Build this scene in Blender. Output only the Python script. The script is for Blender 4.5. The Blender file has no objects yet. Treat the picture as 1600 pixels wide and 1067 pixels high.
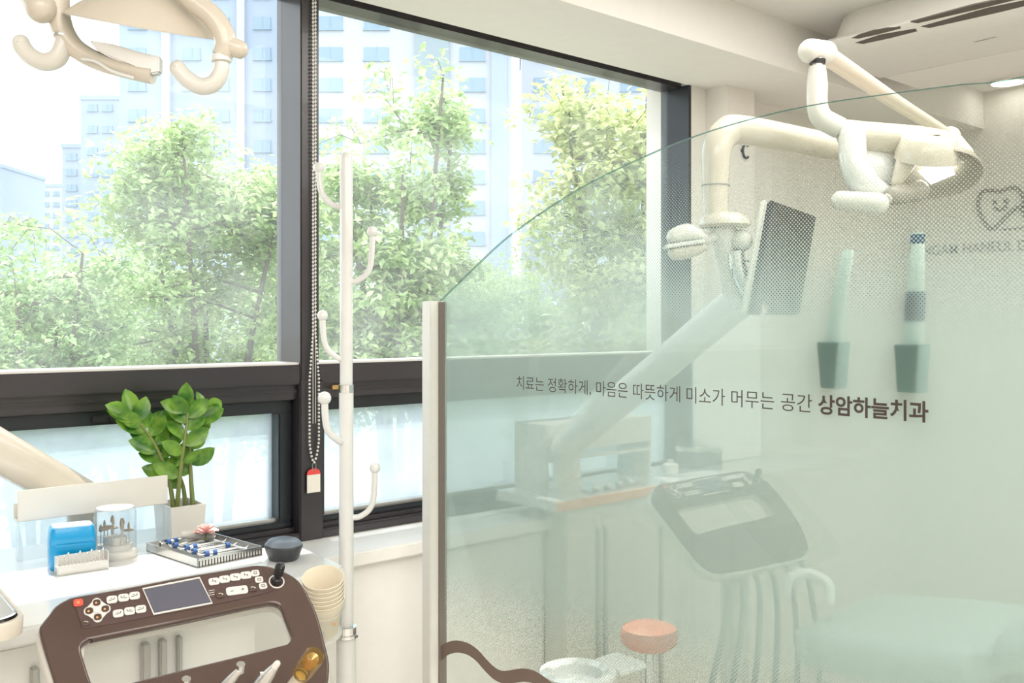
import bpy, bmesh, math, random
from mathutils import Vector, Matrix
V = Vector
# ------------------------------------------------------------------ camera, world, sun, lights, exposure
S = bpy.context.scene
COL = S.collection
H = 1.45                       # eye height
FX = 1500.0                    # focal length in pixels of the 1600 px frame
HZ = 503.0                     # horizon row
FW = V((0.655, 0.75562, 0))    # view direction on plan
RT = V((0.75562, -0.655, 0))
cam = bpy.data.cameras.new('camera')
cam.sensor_width = 36.0
cam.lens = 36.0 * FX / 1600
cam.shift_y = -(533.5 - HZ) / 1600
cam.clip_start = 0.05
cam.clip_end = 600
cam_o = bpy.data.objects.new('camera', cam)
COL.objects.link(cam_o)
cam_o.location = (0, 0, H)
cam_o.rotation_euler = (math.radians(90), 0, -math.asin(0.655))
S.camera = cam_o
S.view_settings.view_transform = 'Standard'
S.view_settings.look = 'None'
S.view_settings.exposure = 0.92
S.view_settings.gamma = 1.0
S.view_settings.use_curve_mapping = False
S.cycles.max_bounces = 10
S.cycles.transparent_max_bounces = 24
S.cycles.caustics_reflective = False
S.cycles.caustics_refractive = False
S.cycles.sample_clamp_indirect = 6.0
SKY = 1.45
SUN = 3.4
w = bpy.data.worlds.new('sky')
S.world = w
w.use_nodes = True
w.node_tree.nodes['Background'].inputs[0].default_value = (0.90, 0.97, 1.0, 1)
w.node_tree.nodes['Background'].inputs[1].default_value = SKY
sun = bpy.data.lights.new('sun', 'SUN')
sun.energy = SUN
sun.angle = math.radians(0.6)
sun.color = (1.0, 0.96, 0.88)
sun_o = bpy.data.objects.new('sun', sun)
COL.objects.link(sun_o)
sun_o.rotation_euler = V((-0.13, -0.44, -0.89)).to_track_quat('-Z', 'Y').to_euler()
CEIL = 2.475


def ceiling_fill(x, y, sx, sy, e, col=(1.0, 0.965, 0.92)):  # added broad fill under the ceiling to brighten the room, no fitting modelled
    l = bpy.data.lights.new('ceiling_fill_light', 'AREA')
    l.shape = 'RECTANGLE'
    l.size, l.size_y, l.energy, l.color = sx, sy, e, col
    o = bpy.data.objects.new('ceiling_fill_light', l)
    COL.objects.link(o)
    o.location = (x, y, CEIL - 0.012)


for a in ((-0.6, -0.9, 2.4, 2.8, 46), (2.3, -0.9, 2.6, 2.4, 30), (2.1, 0.95, 1.0, 1.0, 10)):
    ceiling_fill(*a)

# ------------------------------------------------------------------ rays through the frame -> places in the room
def ray(px, py):
    return FW + RT * ((px - 800) / FX) + V((0, 0, (HZ - py) / FX))
EYE = V((0, 0, H))
def P(px, py, d):
    return EYE + ray(px, py) * d
def onY(px, py, y):
    r = ray(px, py); return EYE + r * (y / r.y)
def onX(px, py, x):
    r = ray(px, py); return EYE + r * (x / r.x)
def onZ(px, py, z):
    r = ray(px, py); return EYE + r * ((z - H) / r.z)
def onP(px, py, o, n):
    r = ray(px, py); return EYE + r * ((o - EYE).dot(n) / r.dot(n))

# ------------------------------------------------------------------ materials
M = {}
def mat(name, col, rough=0.45, metal=0.0, spec=0.5, coat=0.0, noise=0.03, scale=30, bump=0.0, alpha=None):
    m = bpy.data.materials.new(name)
    m.use_nodes = True
    nt = m.node_tree
    b = nt.nodes['Principled BSDF']
    b.inputs['Roughness'].default_value = rough
    b.inputs['Metallic'].default_value = metal
    b.inputs['Specular IOR Level'].default_value = spec
    b.inputs['Coat Weight'].default_value = coat
    b.inputs['Coat Roughness'].default_value = 0.06
    tc = nt.nodes.new('ShaderNodeTexCoord')
    nz = nt.nodes.new('ShaderNodeTexNoise')
    nz.inputs['Scale'].default_value = scale
    nz.inputs['Detail'].default_value = 3
    nt.links.new(tc.outputs['Object'], nz.inputs['Vector'])
    mx = nt.nodes.new('ShaderNodeMix')
    mx.data_type = 'RGBA'
    c = V(col)
    mx.inputs['A'].default_value = (*(c * (1 - noise)), 1)
    mx.inputs['B'].default_value = (*[min(1, x * (1 + noise)) for x in col], 1)
    nt.links.new(nz.outputs['Fac'], mx.inputs['Factor'])
    nt.links.new(mx.outputs['Result'], b.inputs['Base Color'])
    if bump:
        bp = nt.nodes.new('ShaderNodeBump')
        bp.inputs['Strength'].default_value = bump
        bp.inputs['Distance'].default_value = 0.002
        nt.links.new(nz.outputs['Fac'], bp.inputs['Height'])
        nt.links.new(bp.outputs['Normal'], b.inputs['Normal'])
    M[name] = m
    return m

mat('wall_paint', (0.80, 0.77, 0.72), 0.7, spec=0.2, bump=0.08, scale=90)
mat('ceiling_paint', (0.84, 0.82, 0.78), 0.75, spec=0.2)
mat('floor_vinyl', (0.62, 0.58, 0.52), 0.35, noise=0.08, scale=6)
mat('sill_white', (0.86, 0.85, 0.82), 0.35)
mat('frame_dark', (0.027, 0.022, 0.027), 0.32, spec=0.6, coat=0.2)
mat('frame_outer', (0.014, 0.019, 0.024), 0.35)
mat('white_plastic', (0.74, 0.72, 0.67), 0.28, coat=0.3)
mat('cream_plastic', (0.66, 0.60, 0.51), 0.25, coat=0.4)
mat('white_gloss', (0.78, 0.78, 0.77), 0.18, coat=0.5)
mat('door_white', (0.86, 0.86, 0.84), 0.3)
mat('board_white', (0.93, 0.93, 0.92), 0.4)
mat('steel', (0.72, 0.72, 0.71), 0.22, metal=1.0)
mat('brushed_steel', (0.66, 0.65, 0.63), 0.36, metal=1.0)
mat('chrome', (0.82, 0.82, 0.83), 0.08, metal=1.0)
mat('brown_gloss', (0.085, 0.050, 0.042), 0.16, coat=0.6)
mat('membrane', (0.092, 0.055, 0.050), 0.38)
mat('key_white', (0.74, 0.72, 0.68), 0.4)
mat('key_print', (0.16, 0.13, 0.13), 0.5)
mat('key_red', (0.72, 0.10, 0.07), 0.4)
mat('key_amber', (0.80, 0.42, 0.16), 0.4)
mat('screen_grey', (0.115, 0.112, 0.15), 0.22)
mat('black_plastic', (0.018, 0.018, 0.02), 0.35)
mat('mouse_grey', (0.035, 0.037, 0.042), 0.4)
mat('mouse_top', (0.15, 0.18, 0.22), 0.35)
mat('post_aluminium', (0.66, 0.64, 0.59), 0.38)
mat('post_white', (0.80, 0.79, 0.75), 0.4)
mat('dish_taupe', (0.36, 0.32, 0.27), 0.4)
mat('strip_grey', (0.48, 0.48, 0.45), 0.45)
mat('rubber_grey', (0.20, 0.17, 0.15), 0.6)
mat('ink_brown', (0.055, 0.038, 0.032), 0.6)
mat('ink_wave', (0.20, 0.14, 0.115), 0.6)
mat('blue_plastic', (0.0, 0.30, 0.62), 0.3, coat=0.3)
mat('blue_sunlit', (0.55, 0.72, 0.82), 0.3)  # lid blue with sunlight painted in
mat('paper_cup', (0.80, 0.72, 0.58), 0.75, spec=0.2)
mat('amber_metal', (0.55, 0.36, 0.14), 0.22, metal=0.6)
mat('instrument_blue', (0.05, 0.14, 0.42), 0.35)
mat('petal_pink', (0.90, 0.56, 0.53), 0.6)
mat('tag_white', (0.82, 0.79, 0.70), 0.5)
mat('tag_red', (0.75, 0.07, 0.06), 0.5)
mat('bead_white', (0.82, 0.81, 0.78), 0.3)
mat('stem_green', (0.20, 0.24, 0.07), 0.5)
mat('soil', (0.05, 0.03, 0.02), 0.9, noise=0.4)
mat('stone_grey', (0.36, 0.28, 0.20), 0.6)
mat('teal_holder', (0.04, 0.19, 0.185), 0.4)
mat('pale_teal', (0.70, 0.79, 0.75), 0.35)
mat('navy_band', (0.01, 0.05, 0.13), 0.4)
mat('monitor_dark', (0.045, 0.04, 0.04), 0.3)
mat('chair_vinyl', (0.46, 0.56, 0.54), 0.45)
mat('coral_vinyl', (0.90, 0.26, 0.14), 0.4)
mat('orange_edge', (0.86, 0.34, 0.12), 0.45)
mat('logo_grey', (0.36, 0.33, 0.30), 0.6)
mat('slot_dark', (0.10, 0.085, 0.07), 0.6)
mat('hose_grey', (0.30, 0.33, 0.32), 0.5)
mat('box_grey', (0.17, 0.18, 0.18), 0.5)
mat('bark', (0.13, 0.11, 0.085), 0.9, noise=0.3, scale=8)
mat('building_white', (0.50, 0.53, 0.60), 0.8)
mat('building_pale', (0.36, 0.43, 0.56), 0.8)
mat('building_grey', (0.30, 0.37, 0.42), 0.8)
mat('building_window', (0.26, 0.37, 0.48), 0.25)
mat('brick_red', (0.50, 0.17, 0.10), 0.8, noise=0.2, scale=3)
mat('ground_green', (0.30, 0.31, 0.24), 0.9, noise=0.35, scale=0.7)
mat('paving', (0.55, 0.53, 0.50), 0.8)


def shader(name):
    m = bpy.data.materials.new(name)
    m.use_nodes = True
    nt = m.node_tree
    nt.nodes.clear()
    out = nt.nodes.new('ShaderNodeOutputMaterial')
    M[name] = m
    def N(t, **kw):
        n = nt.nodes.new('ShaderNode' + t)
        for k, v in kw.items():
            if k in ('operation', 'data_type', 'blend_type'):
                setattr(n, k, v)
        return n
    return m, nt, out, N

def see_through(name, tint, haze, haze_col, gloss=1.0, blot=0.0):
    """Glass: clear share tinted, a share of scattering haze (painted veil or frosting), mirror share by Fresnel."""
    m, nt, out, N = shader(name)
    L = nt.links.new
    tr = N('BsdfTransparent'); tr.inputs[0].default_value = (*tint, 1)
    df = N('BsdfDiffuse'); df.inputs[0].default_value = (*haze_col, 1)
    tl = N('BsdfTranslucent'); tl.inputs[0].default_value = (*haze_col, 1)
    h = N('MixShader'); h.inputs[0].default_value = 0.62
    L(df.outputs[0], h.inputs[1]); L(tl.outputs[0], h.inputs[2])
    a = N('MixShader')
    if blot:
        tc = N('TexCoord'); nz = N('TexNoise')
        nz.inputs['Scale'].default_value = 5; nz.inputs['Detail'].default_value = 4
        L(tc.outputs['Object'], nz.inputs['Vector'])
        mr = N('MapRange')
        mr.inputs['To Min'].default_value = haze - blot; mr.inputs['To Max'].default_value = haze + blot
        mr.inputs['From Min'].default_value = 0.3; mr.inputs['From Max'].default_value = 0.7
        L(nz.outputs['Fac'], mr.inputs['Value']); L(mr.outputs[0], a.inputs[0])
    else:
        a.inputs[0].default_value = haze
    L(tr.outputs[0], a.inputs[1]); L(h.outputs[0], a.inputs[2])
    fr = N('Fresnel'); fr.inputs['IOR'].default_value = 1.45
    ge = N('NewGeometry'); fm = N('Math', operation='MULTIPLY_ADD'); fm.inputs[1].default_value = -gloss; fm.inputs[2].default_value = gloss
    L(ge.outputs['Backfacing'], fm.inputs[0])
    mu = N('Math', operation='MULTIPLY'); L(fm.outputs[0], mu.inputs[1])
    L(fr.outputs[0], mu.inputs[0])
    gl = N('BsdfGlossy'); gl.inputs['Roughness'].default_value = 0.02
    b = N('MixShader'); L(mu.outputs[0], b.inputs[0]); L(a.outputs[0], b.inputs[1]); L(gl.outputs[0], b.inputs[2])
    L(b.outputs[0], out.inputs[0])
    return m

see_through('window_glass', (0.98, 0.985, 0.99), 0.085, (0.86, 0.91, 0.96), 0.5, 0.05)  # haze share stands in for the milky veil of reflected light
see_through('window_frosted', (0.90, 0.96, 1.0), 0.55, (0.74, 0.82, 0.90), 0.5, 0.14)
see_through('partition_glass', (0.955, 0.985, 0.97), 0.0, (0.8, 0.9, 0.85), 0.8)
see_through('clear_acrylic', (0.96, 0.97, 0.975), 0.05, (0.9, 0.92, 0.94), 0.8)
see_through('glass_edge', (0.35, 0.50, 0.46), 0.3, (0.30, 0.42, 0.40), 1.0)
see_through('amber_clear', (0.93, 0.82, 0.55), 0.10, (0.85, 0.68, 0.36), 1.0)

def frost_film():
    m, nt, out, N = shader('frost_film')
    L = nt.links.new
    tc = N('TexCoord'); sp = N('SeparateXYZ'); L(tc.outputs['Object'], sp.inputs[0])
    def math_(op, a, b=None):
        n = N('Math', operation=op)
        for k, x in ((0, a), (1, b)):
            if x is None: continue
            if isinstance(x, (int, float)): n.inputs[k].default_value = x
            else: L(x, n.inputs[k])
        return n.outputs[0]
    pitch = 0.0046
    y = math_('DIVIDE', sp.outputs['Y'], pitch); z = math_('DIVIDE', sp.outputs['Z'], pitch)
    u = math_('MULTIPLY', math_('ADD', y, z), 0.7071); v = math_('MULTIPLY', math_('SUBTRACT', y, z), 0.7071)
    du = math_('SUBTRACT', math_('FRACT', u), 0.5); dv = math_('SUBTRACT', math_('FRACT', v), 0.5)
    r = math_('SQRT', math_('ADD', math_('MULTIPLY', du, du), math_('MULTIPLY', dv, dv)))
    top = N('MapRange'); L(sp.outputs['Z'], top.inputs['Value'])
    top.inputs['From Min'].default_value = 1.77; top.inputs['From Max'].default_value = 1.38
    top.inputs['To Min'].default_value = 0.0; top.inputs['To Max'].default_value = 0.76
    bot = N('MapRange'); L(sp.outputs['Z'], bot.inputs['Value'])
    bot.inputs['From Min'].default_value = 0.62; bot.inputs['From Max'].default_value = 0.98
    bot.inputs['To Min'].default_value = 0.0; bot.inputs['To Max'].default_value = 0.76
    rad = math_('MINIMUM', top.outputs[0], bot.outputs[0])
    dot = N('MapRange'); L(math_('SUBTRACT', rad, r), dot.inputs['Value'])
    dot.inputs['From Min'].default_value = -0.05; dot.inputs['From Max'].default_value = 0.05
    fac = math_('MULTIPLY', dot.outputs[0], 0.74)
    tr = N('BsdfTransparent'); tr.inputs[0].default_value = (1, 1, 1, 1)
    df = N('BsdfDiffuse'); df.inputs[0].default_value = (0.41, 0.425, 0.39, 1)
    tl = N('BsdfTranslucent'); tl.inputs[0].default_value = (0.55, 0.70, 0.70, 1)
    h = N('MixShader'); h.inputs[0].default_value = 0.62
    L(df.outputs[0], h.inputs[1]); L(tl.outputs[0], h.inputs[2])
    a = N('MixShader'); L(fac, a.inputs[0]); L(tr.outputs[0], a.inputs[1]); L(h.outputs[0], a.inputs[2])
    L(a.outputs[0], out.inputs[0])
frost_film()

def leaf_mat(name, c1, c2, rough=0.3, trans=0.45, scale=14.0):
    m, nt, out, N = shader(name)
    L = nt.links.new
    tc = N('TexCoord'); nz = N('TexNoise'); nz.inputs['Scale'].default_value = scale
    L(tc.outputs['Object'], nz.inputs['Vector'])
    mr = N('MapRange'); mr.inputs['From Min'].default_value = 0.35; mr.inputs['From Max'].default_value = 0.65
    L(nz.outputs['Fac'], mr.inputs['Value'])
    mx = N('Mix', data_type='RGBA'); mx.inputs['A'].default_value = (*c1, 1); mx.inputs['B'].default_value = (*c2, 1)
    L(mr.outputs[0], mx.inputs['Factor'])
    b = N('BsdfPrincipled'); b.inputs['Roughness'].default_value = rough
    L(mx.outputs['Result'], b.inputs['Base Color'])
    tl = N('BsdfTranslucent'); L(mx.outputs['Result'], tl.inputs[0])
    s = N('MixShader'); s.inputs[0].default_value = trans
    L(b.outputs[0], s.inputs[1]); L(tl.outputs[0], s.inputs[2]); L(s.outputs[0], out.inputs[0])
leaf_mat('leaf_green', (0.26, 0.43, 0.13), (0.66, 0.74, 0.44))  # paler second colour of the tree leaves paints in bright glints
leaf_mat('leaf_yellow', (0.42, 0.50, 0.18), (0.70, 0.72, 0.42))
leaf_mat('leaf_deep', (0.21, 0.39, 0.13), (0.56, 0.68, 0.36))
leaf_mat('zz_leaf', (0.06, 0.22, 0.03), (0.30, 0.52, 0.08), 0.22, 0.38, 28)

def emit(name, col, s):
    m, nt, out, N = shader(name)
    e = N('Emission'); e.inputs[0].default_value = (*col, 1); e.inputs[1].default_value = s
    nt.links.new(e.outputs[0], out.inputs[0])
emit('lamp_glow', (1.0, 0.95, 0.86), 5.0)
emit('downlight_glow', (1.0, 0.93, 0.84), 4.0)

# ------------------------------------------------------------------ mesh helpers
def smooth_path(pts, n=6):
    pts = [V(p) for p in pts]
    if len(pts) < 3: return pts
    out = []
    for i in range(len(pts) - 1):
        p0 = pts[max(i - 1, 0)]; p1 = pts[i]; p2 = pts[i + 1]; p3 = pts[min(i + 2, len(pts) - 1)]
        for k in range(n):
            t = k / n
            out.append(0.5 * ((2 * p1) + (p2 - p0) * t + (2 * p0 - 5 * p1 + 4 * p2 - p3) * t * t + (3 * p1 - p0 - 3 * p2 + p3) * t ** 3))
    out.append(pts[-1])
    return out

class MB:
    def __init__(s):
        s.v = []; s.f = []
    def add(s, vs, fs):
        b = len(s.v); s.v += [V(x) for x in vs]; s.f += [[b + i for i in f] for f in fs]
    def box(s, a, b):
        (x0, y0, z0), (x1, y1, z1) = a, b
        s.hexa([(x0, y0, z0), (x1, y0, z0), (x1, y1, z0), (x0, y1, z0)], [(x0, y0, z1), (x1, y0, z1), (x1, y1, z1), (x0, y1, z1)])
    def hexa(s, lo, hi):
        s.add(list(lo) + list(hi), [(3, 2, 1, 0), (4, 5, 6, 7), (0, 1, 5, 4), (1, 2, 6, 5), (2, 3, 7, 6), (3, 0, 4, 7)])
    def obox(s, o, ax, ay, az):
        """box from corner o along three edge vectors"""
        o, ax, ay, az = V(o), V(ax), V(ay), V(az)
        lo = [o, o + ax, o + ax + ay, o + ay]
        s.hexa(lo, [p + az for p in lo])
    def tube(s, pts, r, seg=14, cap=True, flat=1.0, up=None):
        pts = [V(p) for p in pts]
        n = len(pts)
        rs = r if isinstance(r, (list, tuple)) else [r] * n
        if len(rs) != n:
            rs2 = []
            for i in range(n):
                t = i / (n - 1) * (len(rs) - 1); k = min(int(t), len(rs) - 2)
                rs2.append(rs[k] + (rs[k + 1] - rs[k]) * (t - k))
            rs = rs2
        vs = []
        nrm = None
        for i in range(n):
            d = (pts[min(i + 1, n - 1)] - pts[max(i - 1, 0)])
            d = d.normalized() if d.length > 1e-9 else V((0, 0, 1))
            if nrm is None:
                ref = V(up) if up is not None else (V((0, 0, 1)) if abs(d.z) < 0.9 else V((1, 0, 0)))
                nrm = (ref - d * ref.dot(d)).normalized()
            else:
                nrm = (nrm - d * nrm.dot(d)).normalized()
            bi = d.cross(nrm)
            for k in range(seg):
                a = 2 * math.pi * k / seg
                vs.append(pts[i] + (nrm * math.cos(a) * flat + bi * math.sin(a)) * rs[i])
        fs = []
        for i in range(n - 1):
            for k in range(seg):
                k2 = (k + 1) % seg
                fs.append((i * seg + k, i * seg + k2, (i + 1) * seg + k2, (i + 1) * seg + k))
        if cap:
            fs.append(tuple(reversed(range(seg)))); fs.append(tuple((n - 1) * seg + k for k in range(seg)))
        s.add(vs, fs)
    def pill(s, pts, r, seg=14):
        """tube with rounded ends"""
        pts = [V(p) for p in pts]
        a = (pts[0] - pts[1]).normalized(); b = (pts[-1] - pts[-2]).normalized()
        rs = list(r) if isinstance(r, (list, tuple)) else [r] * len(pts)
        if len(rs) != len(pts):
            q = MB(); rs = [rs[0] + (rs[-1] - rs[0]) * i / (len(pts) - 1) for i in range(len(pts))]
        P0 = []; R0 = []
        for t in (90, 65, 40, 20):
            c = math.radians(t); P0.append(pts[0] + a * rs[0] * math.sin(c)); R0.append(max(rs[0] * math.cos(c), 1e-5))
        P1 = []; R1 = []
        for t in (20, 40, 65, 90):
            c = math.radians(t); P1.append(pts[-1] + b * rs[-1] * math.sin(c)); R1.append(max(rs[-1] * math.cos(c), 1e-5))
        s.tube(P0 + pts + P1, R0 + rs + R1, seg)
    def lathe(s, prof, o, axis=(0, 0, 1), seg=28, closed=False):
        """prof: (radius, height) pairs turned about axis through o"""
        o = V(o); ax = V(axis).normalized()
        ref = V((1, 0, 0)) if abs(ax.x) < 0.9 else V((0, 1, 0))
        e1 = (ref - ax * ref.dot(ax)).normalized(); e2 = ax.cross(e1)
        vs = []; fs = []
        for r, h in prof:
            for k in range(seg):
                a = 2 * math.pi * k / seg
                vs.append(o + ax * h + (e1 * math.cos(a) + e2 * math.sin(a)) * max(r, 1e-5))
        m = len(prof)
        for i in range(m if closed else m - 1):
            j = (i + 1) % m
            for k in range(seg):
                k2 = (k + 1) % seg
                fs.append((i * seg + k, i * seg + k2, j * seg + k2, j * seg + k))
        s.add(vs, fs)
    def ball(s, c, r, seg=12, sc=(1, 1, 1)):
        c = V(c); n = seg // 2
        vs = [c + V((0, 0, r * sc[2]))]; fs = []
        for i in range(1, n):
            a = math.pi * i / n
            for k in range(seg):
                b = 2 * math.pi * k / seg
                vs.append(c + V((r * sc[0] * math.sin(a) * math.cos(b), r * sc[1] * math.sin(a) * math.sin(b), r * sc[2] * math.cos(a))))
        vs.append(c - V((0, 0, r * sc[2])))
        for k in range(seg):
            fs.append((0, 1 + k, 1 + (k + 1) % seg))
            for i in range(n - 2):
                p = 1 + i * seg; q = p + seg
                fs.append((p + k, q + k, q + (k + 1) % seg, p + (k + 1) % seg))
            p = 1 + (n - 2) * seg
            fs.append((p + k, len(vs) - 1, p + (k + 1) % seg))
        s.add(vs, fs)
    def loft(s, rings, cap=True):
        n = len(rings[0]); vs = [p for r in rings for p in r]; fs = []
        for i in range(len(rings) - 1):
            for k in range(n):
                fs.append((i * n + k, i * n + (k + 1) % n, (i + 1) * n + (k + 1) % n, (i + 1) * n + k))
        if cap:
            fs.append(tuple(reversed(range(n)))); fs.append(tuple((len(rings) - 1) * n + k for k in range(n)))
        s.add(vs, fs)
    def prism(s, poly, off):
        off = V(off); poly = [V(p) for p in poly]
        s.loft([poly, [p + off for p in poly]])
    def build(s, name, m, parent=None, smooth=True, bevel=0.0, seg=2, angle=40):
        o0 = parent_loc(parent)
        me = bpy.data.meshes.new(name)
        me.from_pydata([tuple(p - o0) for p in s.v], [], s.f)
        bm = bmesh.new(); bm.from_mesh(me)
        bmesh.ops.recalc_face_normals(bm, faces=bm.faces)
        if bevel:
            es = [e for e in bm.edges if len(e.link_faces) == 2 and e.calc_face_angle(0) > math.radians(30)]
            bmesh.ops.bevel(bm, geom=es, offset=bevel, segments=seg, affect='EDGES', clamp_overlap=True)
        bm.to_mesh(me); bm.free()
        return link(me, name, m, parent, smooth, angle)

def parent_loc(p):
    o = V((0, 0, 0))
    while p is not None:
        o += p.location; p = p.parent
    return o

def link(me, name, m, parent=None, smooth=True, angle=40):
    me.materials.clear()
    me.materials.append(M[m])
    if smooth:
        me.shade_smooth()
        me.set_sharp_from_angle(angle=math.radians(angle))
    o = bpy.data.objects.new(name, me)
    COL.objects.link(o)
    o.parent = parent
    return o

def tag(o, label=None, cat=None, group=None, kind=None):
    for k, x in (('label', label), ('category', cat), ('group', group), ('kind', kind)):
        if x: o[k] = x
    return o

def thing(name, loc, label, cat, group=None):
    o = bpy.data.objects.new(name, None)
    o.empty_display_size = 0.05
    COL.objects.link(o)
    o.location = loc
    return tag(o, label, cat, group)

def struct(name, mb, m, parent=None, label=None, **kw):
    o = mb.build(name, m, parent, **kw)
    if parent is None: tag(o, label, None, None, 'structure')
    return o

def copy_tree(o, parent=None):
    c = o.copy(); COL.objects.link(c); c.parent = parent
    for ch in list(o.children): copy_tree(ch, c)
    return c

def plate(name, loops, o, u, v, thick, m, parent=None, bevel=0.0, closed=True):
    """flat plate cut to outlines (the later loops are holes); loops are (u, v) lists; grows from the plane along u x v by thick"""
    cu = bpy.data.curves.new('c', 'CURVE'); cu.dimensions = '2D'; cu.fill_mode = 'BOTH'
    cu.extrude = max(thick / 2 - bevel, 0); cu.bevel_depth = bevel; cu.bevel_resolution = 2
    for lp in loops:
        sp = cu.splines.new('POLY'); sp.points.add(len(lp) - 1)
        for i, (a, b) in enumerate(lp): sp.points[i].co = (a, b, 0, 1)
        sp.use_cyclic_u = True
    t = bpy.data.objects.new('t', cu); COL.objects.link(t)
    dg = bpy.context.evaluated_depsgraph_get()
    me = bpy.data.meshes.new_from_object(t.evaluated_get(dg))
    bpy.data.objects.remove(t); bpy.data.curves.remove(cu)
    u = V(u).normalized(); v = V(v).normalized(); n = u.cross(v)
    o = V(o) - parent_loc(parent)
    for q in me.vertices:
        q.co = o + u * q.co.x + v * q.co.y + n * (q.co.z + thick / 2)
    me.name = name
    return link(me, name, m, parent, bevel > 0, 35)

def text_mesh(txt, offset=0.0, extrude=0.0):
    cu = bpy.data.curves.new('t', 'FONT'); cu.body = txt; cu.size = 1.0; cu.offset = offset; cu.extrude = extrude
    t = bpy.data.objects.new('t', cu); COL.objects.link(t)
    dg = bpy.context.evaluated_depsgraph_get()
    me = bpy.data.meshes.new_from_object(t.evaluated_get(dg))
    bpy.data.objects.remove(t); bpy.data.curves.remove(cu)
    return me

def rrect(w, h, r, n=5):
    out = []
    for cx, cy, a0 in ((w / 2 - r, h / 2 - r, 0), (-w / 2 + r, h / 2 - r, 90), (-w / 2 + r, -h / 2 + r, 180), (w / 2 - r, -h / 2 + r, 270)):
        for k in range(n + 1):
            a = math.radians(a0 + 90 * k / n); out.append((cx + r * math.cos(a), cy + r * math.sin(a)))
    return out

# ------------------------------------------------------------------ room shell
YW, YG = 2.22, 2.317           # inner face of the window wall, plane of the upper glass
X0, X1, Y0 = -2.6, 4.40, -2.8  # left wall, wall with the logo, wall behind
SILL, SOFF = 0.886, 2.312
WL, WR = -0.9, 2.773           # window opening
b = MB(); b.box((X0, Y0, -0.1), (X1, 2.6, 0)); struct('floor', b, 'floor_vinyl', smooth=False)
b = MB(); b.box((X0, Y0, CEIL), (X1, 2.42, CEIL + 0.12)); struct('ceiling', b, 'ceiling_paint', smooth=False)
b = MB()
b.box((X0, YW, 0), (WL, 2.42, CEIL)); b.box((WR, YW, 0), (X1, 2.42, CEIL))
b.box((WL, YW, 0), (WR, 2.42, SILL - 0.03)); b.box((WL, YW, SOFF + 0.035), (WR, 2.42, CEIL))
struct('wall_back', b, 'wall_paint', smooth=False)
b = MB(); b.box((X1, Y0, 0), (X1 + 0.1, 2.6, CEIL)); struct('wall_right', b, 'wall_paint', smooth=False)
b = MB(); b.box((X0 - 0.1, Y0, 0), (X0, 2.6, CEIL)); struct('wall_left', b, 'wall_paint', smooth=False)
b = MB(); b.box((X0, Y0 - 0.1, 0), (X1, Y0, CEIL)); struct('wall_front', b, 'wall_paint', smooth=False)
b = MB(); b.box((X0, 1.86, SOFF), (X1, YW, CEIL)); struct('trim_1', b, 'ceiling_paint', smooth=False, label='boxed-in soffit beam above the window')
b = MB(); b.box((2.873, 2.125, 0), (3.045, YW, SOFF)); struct('trim_2', b, 'wall_paint', smooth=False, label='pale wall column right of the window')
b = MB(); b.box((X0, 2.02, SILL - 0.035), (2.873, YW + 0.02, SILL)); b.box((X0, 2.05, 0), (2.873, YW, SILL - 0.035))
struct('trim_3', b, 'sill_white', smooth=False, bevel=0.004, label='deep white window sill')

# windows: big fixed pane above, opening sash below
XM0, XM1 = 1.2026, 1.2560      # mullion
def window(name, xa, xb, label):
    w_ = thing(name, (xa, YW, SILL), label, 'window'); w_['kind'] = 'structure'
    f = MB()
    f.box((xa, YW + 0.03, SOFF - 0.005), (xb, YG + 0.03, SOFF + 0.04))                      # head
    f.box((xa, YW - 0.004, 1.290), (xb, YG + 0.03, 1.340))                                  # transom
    f.box((xa, YW + 0.012, 1.250), (xb, YG + 0.03, 1.292))                                  # stepped moulding
    f.box((xa, YW + 0.004, 1.268), (xb, YG + 0.03, 1.276))
    f.box((xa, YW - 0.004, SILL), (xb, YG + 0.03, SILL + 0.022))                            # bottom rail
    f.box((xa, YW + 0.02, SILL + 0.02), (xb, YG + 0.03, SILL + 0.034))
    f.build('frame', 'frame_dark', w_, smooth=False, bevel=0.003)
    l = MB(); l.box((xa, YW + 0.004, 1.3402), (xb, YG - 0.004, 1.346)); l.build('ledge', 'sill_white', w_, smooth=False)
    g = MB(); g.box((xa, YG - 0.003, 1.34), (xb, YG + 0.003, SOFF + 0.01)); g.build('pane', 'window_glass', w_, smooth=False)
    s = thing('sash', (0, 0, 0), None, None); s.parent = w_
    q = MB(); a, c = xa + 0.004, xb - 0.004
    for (p0, p1) in (((a, 1.216), (c, 1.250)), ((a, SILL + 0.034), (c, 0.936)), ((a, 0.936), (a + 0.036, 1.216)), ((c - 0.036, 0.936), (c, 1.216))):
        q.box((p0[0], YW + 0.035, p0[1]), (p1[0], YG + 0.01, p1[1]))
    q.build('sash_frame', 'frame_outer', s, smooth=False, bevel=0.003)
    k = MB(); k.box((a + 0.03, YW + 0.05, 0.930), (c - 0.03, YG, 0.944)); k.build('glazing_bead', 'brushed_steel', s, smooth=False)
    g = MB(); g.box((a + 0.03, 2.294, 0.936), (c - 0.03, 2.300, 1.218)); g.build('frosted_pane', 'window_frosted', s, smooth=False)
    return w_
w1 = window('window_1', WL, XM0, 'left window, clear pane over a frosted opening sash')
w2 = window('window_2', XM1, WR, 'right window, clear pane over a frosted opening sash')
c = MB(); c.box((0.700, YW + 0.026, 1.222), (0.775, YW + 0.036, 1.238)); c.box((0.735, YW + 0.018, 1.226), (0.745, YW + 0.03, 1.236)); c.build('latch', 'black_plastic', w1, smooth=False, bevel=0.002)
c = MB(); c.box((1.30, YW + 0.002, 1.272), (1.335, YW + 0.014, 1.283)); c.build('maker_plate', 'amber_metal', w2, smooth=False)
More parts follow.
